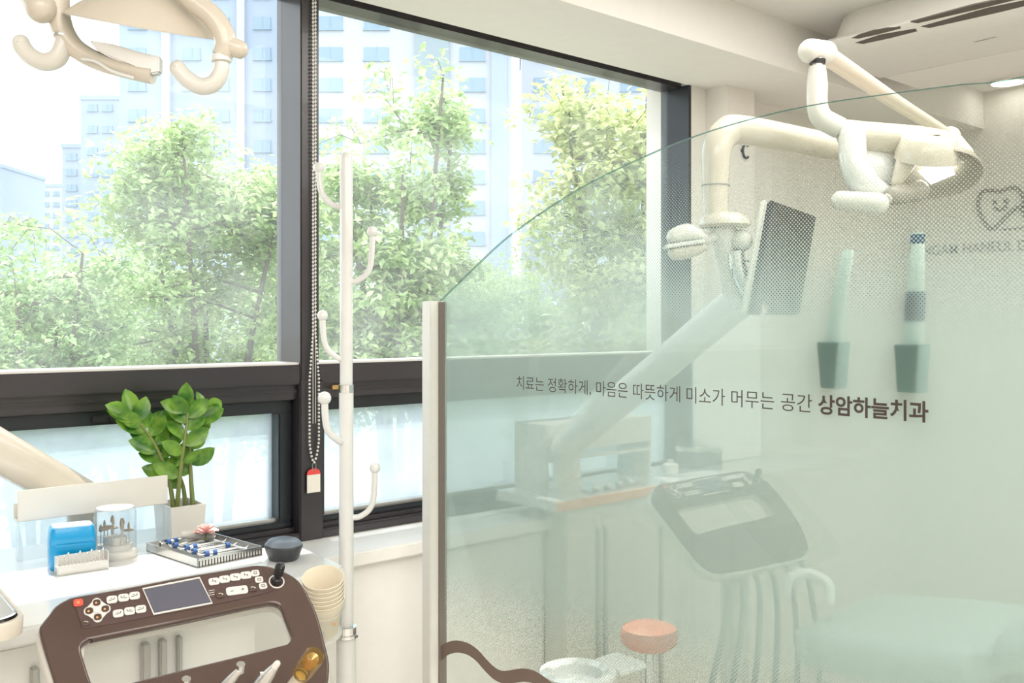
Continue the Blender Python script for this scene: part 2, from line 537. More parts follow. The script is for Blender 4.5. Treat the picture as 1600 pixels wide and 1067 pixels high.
b = MB(); b.box((XM0, YW - 0.006, 1.30), (XM1, YG + 0.03, SOFF)); b.box((XM0 - 0.002, YW - 0.007, SILL), (XM1 + 0.012, YG + 0.031, 1.30))
struct('trim_4', b, 'frame_dark', smooth=False, bevel=0.003, label='dark mullion between the two windows')
b = MB(); b.box((WL - 0.02, YW + 0.0, SILL), (WL, YG + 0.03, SOFF)); b.box((WR - 0.002, YW - 0.004, SILL), (WR + 0.012, YG + 0.03, SOFF))
struct('trim_5', b, 'frame_outer', smooth=False, label='dark window jamb')

# ------------------------------------------------------------------ outdoors
GZ = -3.2
b = MB(); b.add([(-160, 2.7, GZ), (260, 2.7, GZ), (260, 300, GZ), (-160, 300, GZ)], [(0, 1, 2, 3)])
b.v = b.v; struct('ground', b, 'ground_green', smooth=False)
rnd = random.Random(7)

def leaves_mesh(rng, centers, n, size, spread):
    vs = []; fs = []
    for i in range(n):
        c, r = centers[rng.randrange(len(centers))]
        while True:
            p = V((rng.uniform(-1, 1), rng.uniform(-1, 1), rng.uniform(-1, 1)))
            if p.length < 1: break
        q = c + V((p.x * r, p.y * r, p.z * r * 0.6))
        d = V((rng.uniform(-1, 1), rng.uniform(-1, 1), rng.uniform(-0.9, 0.4))).normalized()
        up = V((rng.uniform(-0.6, 0.6), rng.uniform(-0.6, 0.6), 1)).normalized()
        s_ = d.cross(up).normalized()
        nn = s_.cross(d)
        L = size * rng.uniform(0.7, 1.3); W = L * rng.uniform(0.26, 0.36)
        k = len(vs)
        vs += [q, q + d * L * 0.45 + s_ * W + nn * W * 0.3, q + d * L, q + d * L * 0.45 - s_ * W + nn * W * 0.3, q + d * L * 0.5]
        fs += [(k, k + 1, k + 4), (k + 1, k + 2, k + 4), (k, k + 4, k + 3), (k + 4, k + 2, k + 3)]
    return vs, fs

def make_tree(seed, hgt, rad, base, n, size, stems=3, lean=0.0):
    """wood and foliage meshes of a small many-stemmed tree standing at the origin; base = height of the first leaves"""
    rng = random.Random(seed)
    wood = MB(); cen = []
    for s_ in range(stems):
        a0 = 2 * math.pi * s_ / stems + rng.uniform(-0.4, 0.4)
        tip = V((math.cos(a0) * rad * 0.55 + lean * rad, math.sin(a0) * rad * 0.55, hgt * rng.uniform(0.78, 0.95)))
        pts = [V((math.cos(a0) * 0.06, math.sin(a0) * 0.06, 0)), V((tip.x * 0.25, tip.y * 0.25, hgt * 0.35)), V((tip.x * 0.55, tip.y * 0.55, hgt * 0.6)), tip]
        path = smooth_path(pts, 6)
        wood.tube(path, [0.075, 0.055, 0.035, 0.012], 7)
        for j in range(11):
            t = rng.uniform(0.36, 1.0); p = path[int(t * (len(path) - 1))]
            if p.z < base * 0.8: continue
            a = rng.uniform(0, 2 * math.pi); fall = 1.0 - 0.62 * max(0, (p.z - base) / (hgt - base)) ** 1.4
            q = V((math.cos(a), math.sin(a), 0)) * rad * fall * rng.uniform(0.55, 1.0) + V((lean * rad * p.z / hgt, 0, p.z + rng.uniform(-0.1, 0.35)))
            mid = (p + q) * 0.5 + V((0, 0, 0.12))
            br = smooth_path([p, mid, q], 4)
            wood.tube(br, [0.022, 0.013, 0.005], 5)
            for k in range(2, len(br)):
                cen.append((br[k], rad * rng.uniform(0.16, 0.30)))
            for k in range(3):
                e = br[rng.randrange(3, len(br))] + V((rng.uniform(-1, 1), rng.uniform(-1, 1), rng.uniform(-0.3, 0.6))) * rad * 0.3
                wood.tube([br[len(br) // 2], e], [0.007, 0.003], 4); cen.append((e, rad * rng.uniform(0.16, 0.28)))
        for p in path[len(path) // 2:]:
            cen.append((p, rad * 0.22))
    for k in range(46):
        while True:
            e = V((rng.uniform(-1, 1), rng.uniform(-1, 1), rng.uniform(-1, 1)))
            if 0.45 < e.length < 1: break
        zc_ = (hgt + base) / 2; e = V((e.x * rad * (1 - 0.35 * max(e.z, 0)) + lean * rad, e.y * rad, zc_ + e.z * (hgt - base) * 0.52))
        cen.append((e, rad * rng.uniform(0.14, 0.26)))
        near = min((c_ for c_, _ in cen[:-1]), key=lambda c_: (c_ - e).length)
        wood.tube([near, (near + e) / 2 + V((0, 0, 0.10)), e], [0.006, 0.004, 0.003], 4)
    return wood, leaves_mesh(rng, cen, n, size, rad)

def place_tree(name, px, d, top_y, half_px, base_y, n, size, seed, leaf, label, stems=3, lean=0.0, group='trees outside the window'):
    p = P(px, HZ, d); k = d / FX
    hgt = H + (HZ - top_y) * k - GZ; rad = half_px * k; base = H + (HZ - base_y) * k - GZ
    wood, (vs, fs) = make_tree(seed, hgt, rad, base, int(n * 2.2), size, stems, lean)
    t = thing(name, (p.x, p.y, GZ), label, 'tree' if 'tree' in name else 'bush', group)
    o = t.location
    wood.v = [q + o for q in wood.v]
    wood.build('trunk', 'bark', t)
    me = bpy.data.meshes.new('foliage'); me.from_pydata([tuple(q) for q in vs], [], fs)
    link(me, 'foliage', leaf, t, False)
    return t
place_tree('leafy_tree', 625, 10.5, 60, 165, 560, 7000, 0.11, 3, 'leaf_green', 'tree with bright glints painted into its pale leaves straight behind the white coat rack', 5)
place_tree('leafy_tree', 330, 11.5, 165, 215, 600, 8500, 0.11, 11, 'leaf_green', 'broad green tree filling the left window beside the dark mullion', 5)
place_tree('leafy_tree', 985, 11.0, 70, 185, 480, 6500, 0.115, 23, 'leaf_yellow', 'yellow-green tree at the right end of the right window', 4, -0.1)
place_tree('leafy_tree', 60, 9.5, 335, 190, 620, 9000, 0.08, 31, 'leaf_deep', 'low rounded green tree in the bottom left corner of the left window', 5)
place_tree('leafy_tree', 770, 15.0, 380, 170, 620, 6500, 0.10, 41, 'leaf_green', 'low bushy tree seen through the glass screen under the right window pane', 5)
place_tree('leafy_tree', 470, 15.0, 330, 150, 640, 6000, 0.10, 47, 'leaf_deep', 'green tree seen on both sides of the dark mullion, behind the others', 5)
place_tree('leafy_tree', 200, 16.0, 400, 220, 660, 7500, 0.10, 53, 'leaf_deep', 'dark green tree low behind the broad tree of the left window', 5)

wn_proto = {}
def building(name, px0, px1, d, top_y, m, cols, rows, label, wpx, hpx, depth=12.0, yaw=0.0, wm='building_window', ribs=(), cap=True):
    """block facing the room; cols = window columns (px), rows = window rows (py) read on its front at distance d"""
    k = d / FX
    c = P((px0 + px1) / 2, HZ, d); t = thing(name, (c.x, c.y, GZ), label, 'building', 'apartment blocks beyond the trees')
    hw = (px1 - px0) / 2 * k; top = H + (HZ - top_y) * k
    f = MB(); o = V((c.x, c.y, 0))
    f.obox(o - RT * hw + V((0, 0, GZ)), RT * 2 * hw, FW * depth, V((0, 0, top - GZ))); f.build('wall', m, t, smooth=False)
    if cap:
        f = MB(); f.obox(o - RT * (hw + 0.15) - FW * 0.15 + V((0, 0, top)), RT * (2 * hw + 0.3), FW * (depth + 0.3), V((0, 0, 0.5))); f.build('roof', 'building_pale', t, smooth=False)
    for (ra, rb, rm) in ribs:
        f = MB(); f.obox(o + RT * ((ra - (px0 + px1) / 2) * k) - FW * 0.5 + V((0, 0, GZ)), RT * ((rb - ra) * k), FW * 0.6, V((0, 0, top - GZ - 0.2))); f.build('stair_tower', rm, t, smooth=False)
    src = None
    for cx in cols:
        for ry in rows:
            z = H + (HZ - ry) * k
            q = o + RT * ((cx - (px0 + px1) / 2) * k) + V((0, 0, z)) - FW * 0.62 * (1 if any(ra <= cx <= rb for ra, rb, _ in ribs) else 0.08)
            if src is None:
                f = MB(); ww, hh = wpx * k, hpx * k
                f.obox(q - RT * ww / 2 - V((0, 0, hh / 2)) - FW * 0.06, RT * ww, FW * 0.12, V((0, 0, hh)))
                f.obox(q - RT * 0.05 - V((0, 0, hh / 2)) - FW * 0.10, RT * 0.10, FW * 0.14, V((0, 0, hh)))
                f.obox(q - RT * (ww / 2 + 0.1) - V((0, 0, hh / 2 + 0.12)) - FW * 0.16, RT * (ww + 0.2), FW * 0.2, V((0, 0, 0.12)))
                src = f.build('window', wm, t, smooth=False); q0 = q
            else:
                e = src.copy(); COL.objects.link(e); e.parent = t; e.location = q - q0
    return t
rr = list(range(-60, 420, 48))
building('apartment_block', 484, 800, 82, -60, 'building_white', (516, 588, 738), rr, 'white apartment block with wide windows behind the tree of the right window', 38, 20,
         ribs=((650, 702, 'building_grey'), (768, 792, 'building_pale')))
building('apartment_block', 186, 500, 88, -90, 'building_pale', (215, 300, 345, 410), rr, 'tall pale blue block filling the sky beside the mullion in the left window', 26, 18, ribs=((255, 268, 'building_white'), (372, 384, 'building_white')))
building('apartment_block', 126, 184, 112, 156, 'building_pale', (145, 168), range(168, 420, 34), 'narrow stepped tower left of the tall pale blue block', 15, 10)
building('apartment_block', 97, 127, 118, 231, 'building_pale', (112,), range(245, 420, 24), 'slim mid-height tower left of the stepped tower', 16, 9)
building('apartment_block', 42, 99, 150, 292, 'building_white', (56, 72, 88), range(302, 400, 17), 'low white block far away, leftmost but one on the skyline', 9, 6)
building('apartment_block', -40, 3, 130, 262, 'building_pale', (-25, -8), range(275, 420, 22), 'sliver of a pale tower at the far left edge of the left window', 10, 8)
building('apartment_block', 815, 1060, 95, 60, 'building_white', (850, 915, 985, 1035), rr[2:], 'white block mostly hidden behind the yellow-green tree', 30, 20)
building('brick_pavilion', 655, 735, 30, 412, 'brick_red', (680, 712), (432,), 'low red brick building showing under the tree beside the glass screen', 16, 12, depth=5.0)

# ------------------------------------------------------------------ coat rack
rk = P(541, HZ, 2.05); RX, RY = rk.x, rk.y
t = thing('coat_rack', (RX, RY, 0), 'slim white metal coat rack standing before the window, left of the glass screen', 'coat rack')
zt = H + (HZ - 238) * 2.05 / FX; zj = H + (HZ - 605) * 2.05 / FX; zc = H + (HZ - 984) * 2.05 / FX
m_ = MB(); m_.pill([(RX, RY, zj), (RX, RY, zt - 0.013)], 0.0138, 20); m_.build('upper_pole', 'white_gloss', t)
m_ = MB(); m_.tube([(RX, RY, zc), (RX, RY, zj)], 0.0155, 20); m_.build('middle_pole', 'white_gloss', t)
m_ = MB(); m_.tube([(RX, RY, 0.02), (RX, RY, zc)], 0.0215, 24); m_.build('lower_pole', 'white_gloss', t)
for z_, r_, h_ in ((zj, 0.0162, 0.010), (zc, 0.0225, 0.016)):
    m_ = MB(); m_.tube([(RX, RY, z_ - h_ / 2), (RX, RY, z_ + h_ / 2)], r_, 24); m_.tube([(RX, RY, z_ - h_ / 2 - 0.006), (RX, RY, z_ - h_ / 2)], r_ + (0.004 if h_ > 0.012 else 0.0), 24); m_.build('ring', 'chrome', t)
m_ = MB(); m_.lathe([(0.0, 0.0), (0.135, 0.0), (0.14, 0.008), (0.13, 0.016), (0.03, 0.026), (0.0, 0.026)], (RX, RY, 0), seg=40); m_.build('base', 'white_gloss', t)
for bx, by, ay, dd in ((498, 262, 322, 0.0), (582, 362, 440, 0.0), (504, 493, 560, -0.02), (507, 622, 690, -0.045), (586, 731, 808, 0.01)):
    a = P(541 + (4 if bx > 541 else -4), ay, 2.05); e = P(bx, by, 2.05 + dd)
    sgn = 1 if bx > 541 else -1
    k1 = P(bx - sgn * 22, ay - 2, 2.05 + dd * .5); k2 = P(bx - sgn * 4, ay - 22, 2.05 + dd * .9)
    r_ = 0.0062 if dd > -0.04 else 0.0075
    m_ = MB(); m_.tube(smooth_path([a, k1, k2, e], 7), r_, 12); m_.ball(e, r_ * 1.9, 14); m_.build('hook', 'white_gloss', t)

# ------------------------------------------------------------------ blind cord
cy = YW - 0.016
c0 = onY(491, 735, cy); zb = H + (HZ - 722) * (c0 - EYE).dot(FW) / FX
t = thing('blind_cord', (c0.x, cy, zb), 'white beaded blind cord hanging down the dark mullion with a red and white tag', 'blind cord')
m_ = MB(); n = 0
z_ = SOFF - 0.012
while z_ > zb + 0.004:
    f_ = min(1.0, max(0.0, (1.42 - z_) / 0.12)) * 0.010 + 0.0035
    f_ *= min(1.0, (z_ - zb) / 0.05) ** 0.5
    for s_ in (-1, 1): m_.ball((c0.x + s_ * f_, cy, z_ + (0.003 if s_ > 0 else 0)), 0.0036, 6)
    z_ -= 0.0098
m_.ball((c0.x, cy, zb), 0.0036, 6)
m_.tube([(c0.x - 0.0035, cy, zb + 0.1), (c0.x - 0.0035, cy, SOFF)], 0.0009, 5); m_.tube([(c0.x + 0.0035, cy, zb + 0.1), (c0.x + 0.0035, cy, SOFF)], 0.0009, 5)
m_.build('bead_chain', 'bead_white', t)
kk = 2.47 / FX
tg = thing('tag', (0, 0, 0), None, None); tg.parent = t
tw, th_ = 23 * kk / 2, 0.062
u_ = V((1, 0, 0)); zz = zb - 0.018
def tag_loop(z0, z1, arch):
    if arch:
        return [(-tw, z0), (tw, z0), (tw, z1 - 0.01)] + [(tw * math.cos(a), z1 - 0.01 + 0.012 * math.sin(a)) for a in [math.pi * i / 8 for i in range(1, 8)]] + [(-tw, z1 - 0.01)]
    return [(-tw, z0), (tw, z0), (tw, z1), (-tw, z1)]
plate('tag_card', [tag_loop(-0.060, -0.014, False)], (c0.x - 0.001, cy + 0.002, zz), u_, V((0, 0, 1)), 0.0015, 'tag_white', tg)
plate('tag_top', [tag_loop(-0.014, 0.0, True)], (c0.x - 0.001, cy + 0.002, zz), u_, V((0, 0, 1)), 0.0015, 'tag_red', tg)
m_ = MB(); m_.tube(smooth_path([(c0.x - 0.004, cy, zz - 0.004), (c0.x - 0.005, cy, zz + 0.012), (c0.x, cy, zb), (c0.x + 0.005, cy, zz + 0.012), (c0.x + 0.004, cy, zz - 0.004)], 5), 0.0009, 6); m_.build('tag_loop', 'hose_grey', tg)

# ------------------------------------------------------------------ glass screen
GX = 1.346
def gz(px, py):
    p = onX(px, py, GX); return (p.y, p.z)
t = thing('glass_screen', (GX, 1.0, 0), 'frosted glass privacy screen with a curved top edge and Korean lettering beside the coat rack', 'glass screen')
arc = [gz(*p) for p in ((687, 470), (740, 418), (800, 364), (900, 297), (1000, 247), (1075, 216), (1160, 189), (1262, 165), (1375, 148), (1490, 133), (1600, 119))]
arc = [(y, z) for y, z in arc]
arc += [(0.35, 1.800), (0.15, 1.815), (-0.15, 1.83)]
top = smooth_path([V((y, z, 0)) for y, z in arc], 5)
loop = [(p.x, p.y) for p in top] + [(-0.15, 0.05), (top[0].x, 0.05)]
UY, UZ = V((0, 1, 0)), V((0, 0, 1))
m_ = MB(); m_.prism([(GX, y, z) for y, z in loop], (0.008, 0, 0)); m_.build('pane', 'partition_glass', t, smooth=False)
# polished edge of the pane: a thin strip along its top
m_ = MB()
for i in range(len(top) - 1):
    a, c_ = top[i], top[i + 1]
    m_.add([(GX - 0.0003, a.x, a.y + 0.0002), (GX + 0.0083, a.x, a.y + 0.0002), (GX + 0.0083, c_.x, c_.y + 0.0002), (GX - 0.0003, c_.x, c_.y + 0.0002),
            (GX - 0.0003, a.x, a.y - 0.0016), (GX - 0.0003, c_.x, c_.y - 0.0016)], [(0, 1, 2, 3), (4, 0, 3, 5)])
m_.build('pane_edge', 'glass_edge', t)
me = bpy.data.meshes.new('frosted_film')
fl = [(GX + 0.0086, y, z - 0.002) for y, z in loop]
me.from_pydata([tuple(V(p) - t.location) for p in fl], [], [tuple(range(len(fl)))])
ff = link(me, 'frosted_film', 'frost_film', t, False)
# the film's dots are laid out in room height: keep its own origin at the floor
# aluminium post at the window end
py0 = top[0].x
ztop = H + (HZ - 471) * (P(672, 471, 2.28) - EYE).dot(FW) / FX
m_ = MB(); m_.box((GX - 0.030, py0 - 0.004, 0), (GX + 0.014, py0 + 0.030, ztop)); m_.build('post', 'post_white', t, smooth=False, bevel=0.002)
m_ = MB(); m_.box((GX - 0.007, py0 - 0.009, 0.02), (GX + 0.0135, py0 - 0.0035, ztop - 0.002)); m_.build('gasket', 'rubber_grey', t, smooth=False)
m_ = MB(); m_.box((GX - 0.03, -0.15, 0), (GX + 0.04, py0 - 0.01, 0.055)); m_.build('floor_channel', 'post_aluminium', t, smooth=False, bevel=0.003)
# lettering
mesh_all = MB()
zlo, zhi = 1.3065, 1.3365
for wd, pa, pb, off, grp in (('치료는', 807.6, 850, -0.004, 0), ('정확하게,', 856.2, 923.5, -0.004, 0), ('마음은', 931.8, 981, -0.004, 0), ('따뜻하게', 989.5, 1063, -0.004, 0),
                         ('미소가', 1073, 1133, -0.004, 0), ('머무는', 1143, 1210, -0.004, 0), ('공간', 1220.5, 1269, -0.004, 0), ('상암하늘치과', 1278.5, 1451, 0.026, 1)):
    tm = text_mesh(wd, off)
    xs = [q.co.x for q in tm.vertices]
    ya = gz(pa, 600)[0]; yb = gz(pb, 600)[0]
    sx = (ya - yb) / (max(xs) - min(xs)); x_0 = min(xs)
    base_, full = -0.085, 0.93
    vs = []
    for q in tm.vertices:
        vs.append((GX - 0.0006, ya - (q.co.x - x_0) * sx, zlo + (q.co.y - base_) / full * (zhi - zlo)))
    mesh_all.add(vs, [tuple(p.vertices) for p in tm.polygons])
    bpy.data.meshes.remove(tm)
lt = mesh_all.build('lettering', 'ink_brown', t, smooth=False); tag(lt, 'brown Korean lettering, the last word bold')
# brown wave printed low on the glass
cl = [(250, 850), (285, 765), (350, 705), (450, 677), (560, 700), (650, 762), (720, 840), (790, 912), (850, 955), (920, 973), (1010, 962), (1100, 950), (1200, 972), (1300, 1035), (1400, 1110), (1520, 1150), (1660, 1120)]
cl = smooth_path([V((*gz(640 + a / 6.154, 900 + b_ / 6.154), 0)) for a, b_ in cl], 5)
m_ = MB(); L_ = []; R_ = []
for i, p in enumerate(cl):
    d = (cl[min(i + 1, len(cl) - 1)] - cl[max(i - 1, 0)]).normalized(); nn = V((-d.y, d.x, 0)) * 0.0135
    L_.append((GX - 0.0007, (p + nn).x, (p + nn).y)); R_.append((GX - 0.0007, (p - nn).x, (p - nn).y))
k = len(L_)
m_.add(L_ + R_, [(i, i + 1, k + i + 1, k + i) for i in range(k - 1)])
m_.build('wave_print', 'ink_wave', t, smooth=False)

# ------------------------------------------------------------------ delivery console (brown keypad panel with a handle opening)
ZN = 1.003
A0 = P(130, 922, 1.45); B0 = onZ(440, 885, A0.z)
CU = (B0 - A0).normalized()
CW = V((CU.y, -CU.x, 0))                       # towards the operator
TILT = math.radians(42)
CV = (V((0, 0, 1)) * math.sin(TILT) - CW * math.cos(TILT)).normalized()   # up the panel
CN = CU.cross(CV)
def con(px, py, lift=0.0):
    p = onP(px, py, A0 + CN * lift, CN) - A0
    return (p.dot(CU), p.dot(CV))
def con3(px, py, lift=0.0):
    return onP(px, py, A0 + CN * lift, CN)
outer = [(66, 985), (75, 1018), (82, 1040), (90, 1067), (103, 1120), (122, 1168), (150, 1190), (200, 1188), (430, 1134), (484, 1118), (503, 1098), (509, 1067), (511, 1036), (505, 1008), (497.5, 978), (490, 954), (478, 928.5),
         (464.5, 909), (449.5, 898), (430, 890), (415, 886), (394, 885.7), (364, 890.5), (280, 904.5), (187.5, 922.5), (120, 934), (105, 939), (90, 948), (79.5, 962), (70, 974)]
inner = [(122, 1015), (129, 1040), (140, 1072), (148, 1081), (162, 1082), (215, 1067), (320, 1041), (370, 1029), (440, 1011.5), (452.5, 1007), (459, 998), (458.5, 989), (449.5, 966), (443.5, 949), (436, 941), (422.5, 938.5), (405, 941), (370, 948), (280, 967.5),
         (145, 994.5), (133, 998), (125, 1005)]
def ring_smooth(pts, n=3):
    q = [V((*p, 0)) for p in pts]; N = len(q); out = []
    for i in range(N):
        p0, p1, p2, p3 = q[i - 1], q[i], q[(i + 1) % N], q[(i + 2) % N]
        for k in range(n):
            t_ = k / n
            v_ = 0.5 * ((2 * p1) + (p2 - p0) * t_ + (2 * p0 - 5 * p1 + 4 * p2 - p3) * t_ ** 2 + (3 * p1 - p0 - 3 * p2 + p3) * t_ ** 3)
            out.append((v_.x, v_.y))
    return out
o_l = ring_smooth([con(*p) for p in outer]); i_l = ring_smooth([con(*p) for p in inner])
def offset_loop(lp, d):
    q = [V((*p, 0)) for p in lp]; N = len(q); out = []
    area = sum(q[i].x * q[(i + 1) % N].y - q[(i + 1) % N].x * q[i].y for i in range(N))
    sg = 1 if area > 0 else -1
    for i in range(N):
        t_ = (q[(i + 1) % N] - q[i - 1]).normalized(); v_ = q[i] + V((t_.y, -t_.x, 0)) * d * sg
        out.append((v_.x, v_.y))
    return out
console = thing('delivery_console', (A0.x + 0.15, A0.y - 0.1, 0), 'brown dental control console with keypad, grey screen and handle opening, before the sunlit worktop', 'control console')
t = console
plate('front_panel', [o_l, i_l], A0 - CN * 0.014, CU, CV, 0.014, 'brown_gloss', t, bevel=0.004)
plate('rear_shell', [offset_loop(o_l, 0.002), offset_loop(i_l, 0.009)], A0 - CN * 0.042, CU, CV, 0.028, 'white_plastic', t, bevel=0.006)
mem = [(117, 938), (150, 932), (222, 919.5), (300, 905), (392, 889.5), (408, 891), (416, 899), (425, 912), (424, 920), (417, 926.5), (325, 946.5), (220, 966), (138, 981), (128, 977), (121, 955)]
plate('keypad', [ring_smooth([con(*p) for p in mem], 2)], A0, CU, CV, 0.0012, 'membrane', t, bevel=0.0005)
scr = [con(224.5, 922.5), con(310.8, 905.5), con(329.5, 942), con(240.8, 958.8)][::-1]
plate('screen_bezel', [offset_loop(scr, 0.0035), offset_loop(scr, 0.0006)], A0 + CN * 0.0012, CU, CV, 0.0016, 'key_white', t)
sp_ = plate('screen', [scr], A0 + CN * 0.0012, CU, CV, 0.0011, 'screen_grey', t)
def key(px, py, wpx, hpx, m='key_white', name='button', lift=0.0012, th=0.0022, r=0.28):
    c_ = con(px, py); e = con(px + 10, py - 1.75); s1 = math.hypot(e[0] - c_[0], e[1] - c_[1]) / math.hypot(10, 1.75)
    w_ = wpx * s1; h_ = hpx * s1 * 1.25
    lp = [(c_[0] + a, c_[1] + b_) for a, b_ in rrect(w_, h_, min(w_, h_) * r, 3)]
    return plate(name, [lp], A0 + CN * lift, CU, CV, th, m, t, bevel=0.0006 if th > 0.0015 else 0), c_, s1
def mark(kobj, c_, s1, pieces, m='key_print'):
    """little printed sign on a key: list of boxes (x, y, w, h) in key pixels"""
    q = MB()
    for a, b_, w_, h_ in pieces:
        o_ = A0 + CN * 0.0035 + CU * (c_[0] + (a - w_ / 2) * s1) + CV * (c_[1] + (b_ - h_ / 2) * s1)
        q.obox(o_, CU * w_ * s1, CV * h_ * s1, CN * 0.0002)
    x = q.build('symbol', m, kobj, smooth=False)
    return x
chair_sign = [(-3, -1.5, 5, 1.3), (1.5, -0.5, 4, 1.2), (3.8, 1.5, 1.2, 4), (-1, 2, 3, 1)]
for (px, py, s_) in ((174.8, 938.2, 1), (192.8, 935.2, -1), (210, 932, 1), (184.5, 959.8, 1), (202.2, 956, -1), (219.8, 953, 1)):
    k_, c_, s1 = key(px, py, 15.5, 10.5)
    mark(k_, c_, s1, [(a * s_, b_, w_, h_) for a, b_, w_, h_ in chair_sign])
for (px, py) in ((334, 909.8), (350.5, 906.3), (367.3, 903), (383.8, 900)):
    k_, c_, s1 = key(px, py, 15.5, 9.5); mark(k_, c_, s1, [(0, 0, 4, 1.2), (-2, 1.5, 1.2, 4), (2.5, -1, 1.2, 4)])
for (px, py) in ((398.4, 896.8), (404.4, 907), (410.6, 916.8)):
    k_, c_, s1 = key(px, py, 11.5, 8); mark(k_, c_, s1, [(0, 2, 5, 1), (0, -2, 5, 1), (-2, 0, 1, 4), (2, 0, 1, 4)])
k_, c_, s1 = key(370, 923.8, 33, 11); mark(k_, c_, s1, [(-8, -0.5, 5, 1.2), (9, 0.5, 5, 1.2), (9, 0.5, 1.2, 5)])
k_, c_, s1 = key(122.2, 943, 14, 10.5, 'key_red'); mark(k_, c_, s1, [(0, 2, 5, 1), (0, -2, 5, 1), (-2, 0, 1, 4), (2, 0, 1, 4), (0, 0, 1.2, 3)], 'key_amber')
for (px, py) in ((344.5, 929.3), (395, 919.3), (134.3, 973)):
    k_, c_, s1 = key(px, py, 14, 10, 'brown_gloss'); mark(k_, c_, s1, [(-1, 0.5, 5, 1), (2.5, -1.2, 2, 2)], 'key_white')
# printed rules beside the screen
q = MB()
for dy in (-3.5, 0, 3.5):
    a, b_ = con3(326, 927 + dy, 0.0013), con3(335.5, 925.2 + dy, 0.0013)
    q.obox(a, b_ - a, CV * 0.0008, CN * 0.0002)
q.build('printed_rules', 'key_white', t, smooth=False)
k_, c_, s1 = key(267, 912.3, 9, 3, 'key_white', 'badge', th=0.001)
# cross-shaped pad
cc = con(151.8, 954.3); s1 = (con(161.8, 952.5)[0] - cc[0]) / 10
lobes = []
for k in range(4):
    a = math.radians(90 * k)
    for j in range(7):
        bb = a + math.radians(-80 + 160 * j / 6); lobes.append((cc[0] + s1 * (13.5 * math.cos(a) + 7.5 * math.cos(bb)), cc[1] + s1 * 1.12 * (13.5 * math.sin(a) + 7.5 * math.sin(bb))))
pad = thing('direction_pad', (0, 0, 0), None, None); pad.parent = t
plate('pad_plate', [lobes], A0 + CN * 0.0012, CU, CV, 0.0012, 'key_white', pad)
for k in range(4):
    a = math.radians(90 * k); x, y = cc[0] + s1 * 12.5 * math.cos(a), cc[1] + s1 * 12.5 * 1.12 * math.sin(a)
    plate('pad_button', [[(x + p, y + q_) for p, q_ in rrect(11 * s1, 11 * s1, 4 * s1, 4)]], A0 + CN * 0.0024, CU, CV, 0.0014, 'brown_gloss', pad, bevel=0.0004)
    plate('pad_symbol', [[(x + p - s1, y + q_ - s1) for p, q_ in rrect(3.6 * s1, 3.6 * s1, 1.6 * s1, 3)]], A0 + CN * 0.0038, CU, CV, 0.0002, 'key_amber', pad)
plate('pad_centre', [[(cc[0] + p, cc[1] + q_) for p, q_ in rrect(11 * s1, 11 * s1, 4 * s1, 4)]], A0 + CN * 0.0024, CU, CV, 0.0018, 'key_white', pad, bevel=0.0005)
# joystick knob
kb = con3(432, 909); s0 = (con3(442, 907) - kb).length / 10
jk = thing('joystick', (0, 0, 0), None, None); jk.parent = t
ax = (CN * 0.8 + V((0, 0, 1)) * 0.6 + CU * 0.12).normalized()
q = MB(); q.lathe([(0.0128, 0.0), (0.0128, 0.0015), (0.0108, 0.0015), (0.0108, 0.0)], kb, CN, 28, closed=True); q.build('joystick_ring', 'key_white', jk)
q = MB(); q.lathe([(0.0, 0.0), (0.0085, 0.0), (0.0075, 0.006), (0.005, 0.008), (0.005, 0.012), (0.0078, 0.014), (0.0082, 0.030), (0.007, 0.034), (0.004, 0.0358), (0.0, 0.036)], kb, ax, 20); q.build('joystick_knob', 'black_plastic', jk)
q = MB(); q.obox(kb + ax * 0.016 - CU * 0.0007 + CW * 0.0066, CU * 0.0014, CW * 0.0016, ax * 0.014); q.build('joystick_mark', 'key_white', jk, smooth=False)
# body under the panel, arm and column down to the floor
bc = con3(300, 1150) - CN * 0.05
q = MB(); q.obox(con3(180, 1180, -0.05) , CU * 0.27, -CN * 0.06, CV * 0.06); q.build('holder_body', 'white_plastic', t, smooth=False, bevel=0.012)
cxy = con3(300, 1165, -0.09)
q = MB(); q.tube([(cxy.x, cxy.y, 0.03), (cxy.x, cxy.y, cxy.z)], 0.035, 24); q.build('column', 'white_plastic', t)
q = MB(); q.lathe([(0, 0), (0.15, 0), (0.155, 0.02), (0.14, 0.035), (0.04, 0.05), (0, 0.05)], (cxy.x, cxy.y, 0), seg=36); q.build('base', 'white_plastic', t)

# the console of the next bay is the same unit
c2 = copy_tree(console)
tgt = P(1036, 778, 2.45)
c2.location = console.location + V((tgt.x - A0.x, tgt.y - A0.y, 0))
tag(c2, 'brown dental console showing dimly through the frosted screen, hoses hanging below it', 'control console')
sh = c2.location - console.location
for i in range(6):
    f_ = (i + 0.7) / 6.3
    a = A0 + CU * (0.03 + 0.36 * f_) + sh + V((0, 0, 0)); a = con3(140 + 370 * f_, 1150 - 60 * f_, -0.03) + sh
    e = a + V((0.03 * (i - 3), -0.03, -0.42)); g_ = a + V((0.01 * (i - 3) - 0.02, 0.10 + 0.02 * (i % 3), -0.70))
    q = MB(); q.tube(smooth_path([a, a + V((0, -0.055, -0.10)), e, g_, g_ + V((0, 0.05, -0.02))], 6), 0.0068, 10); q.build('hose', 'hose_grey', c2)

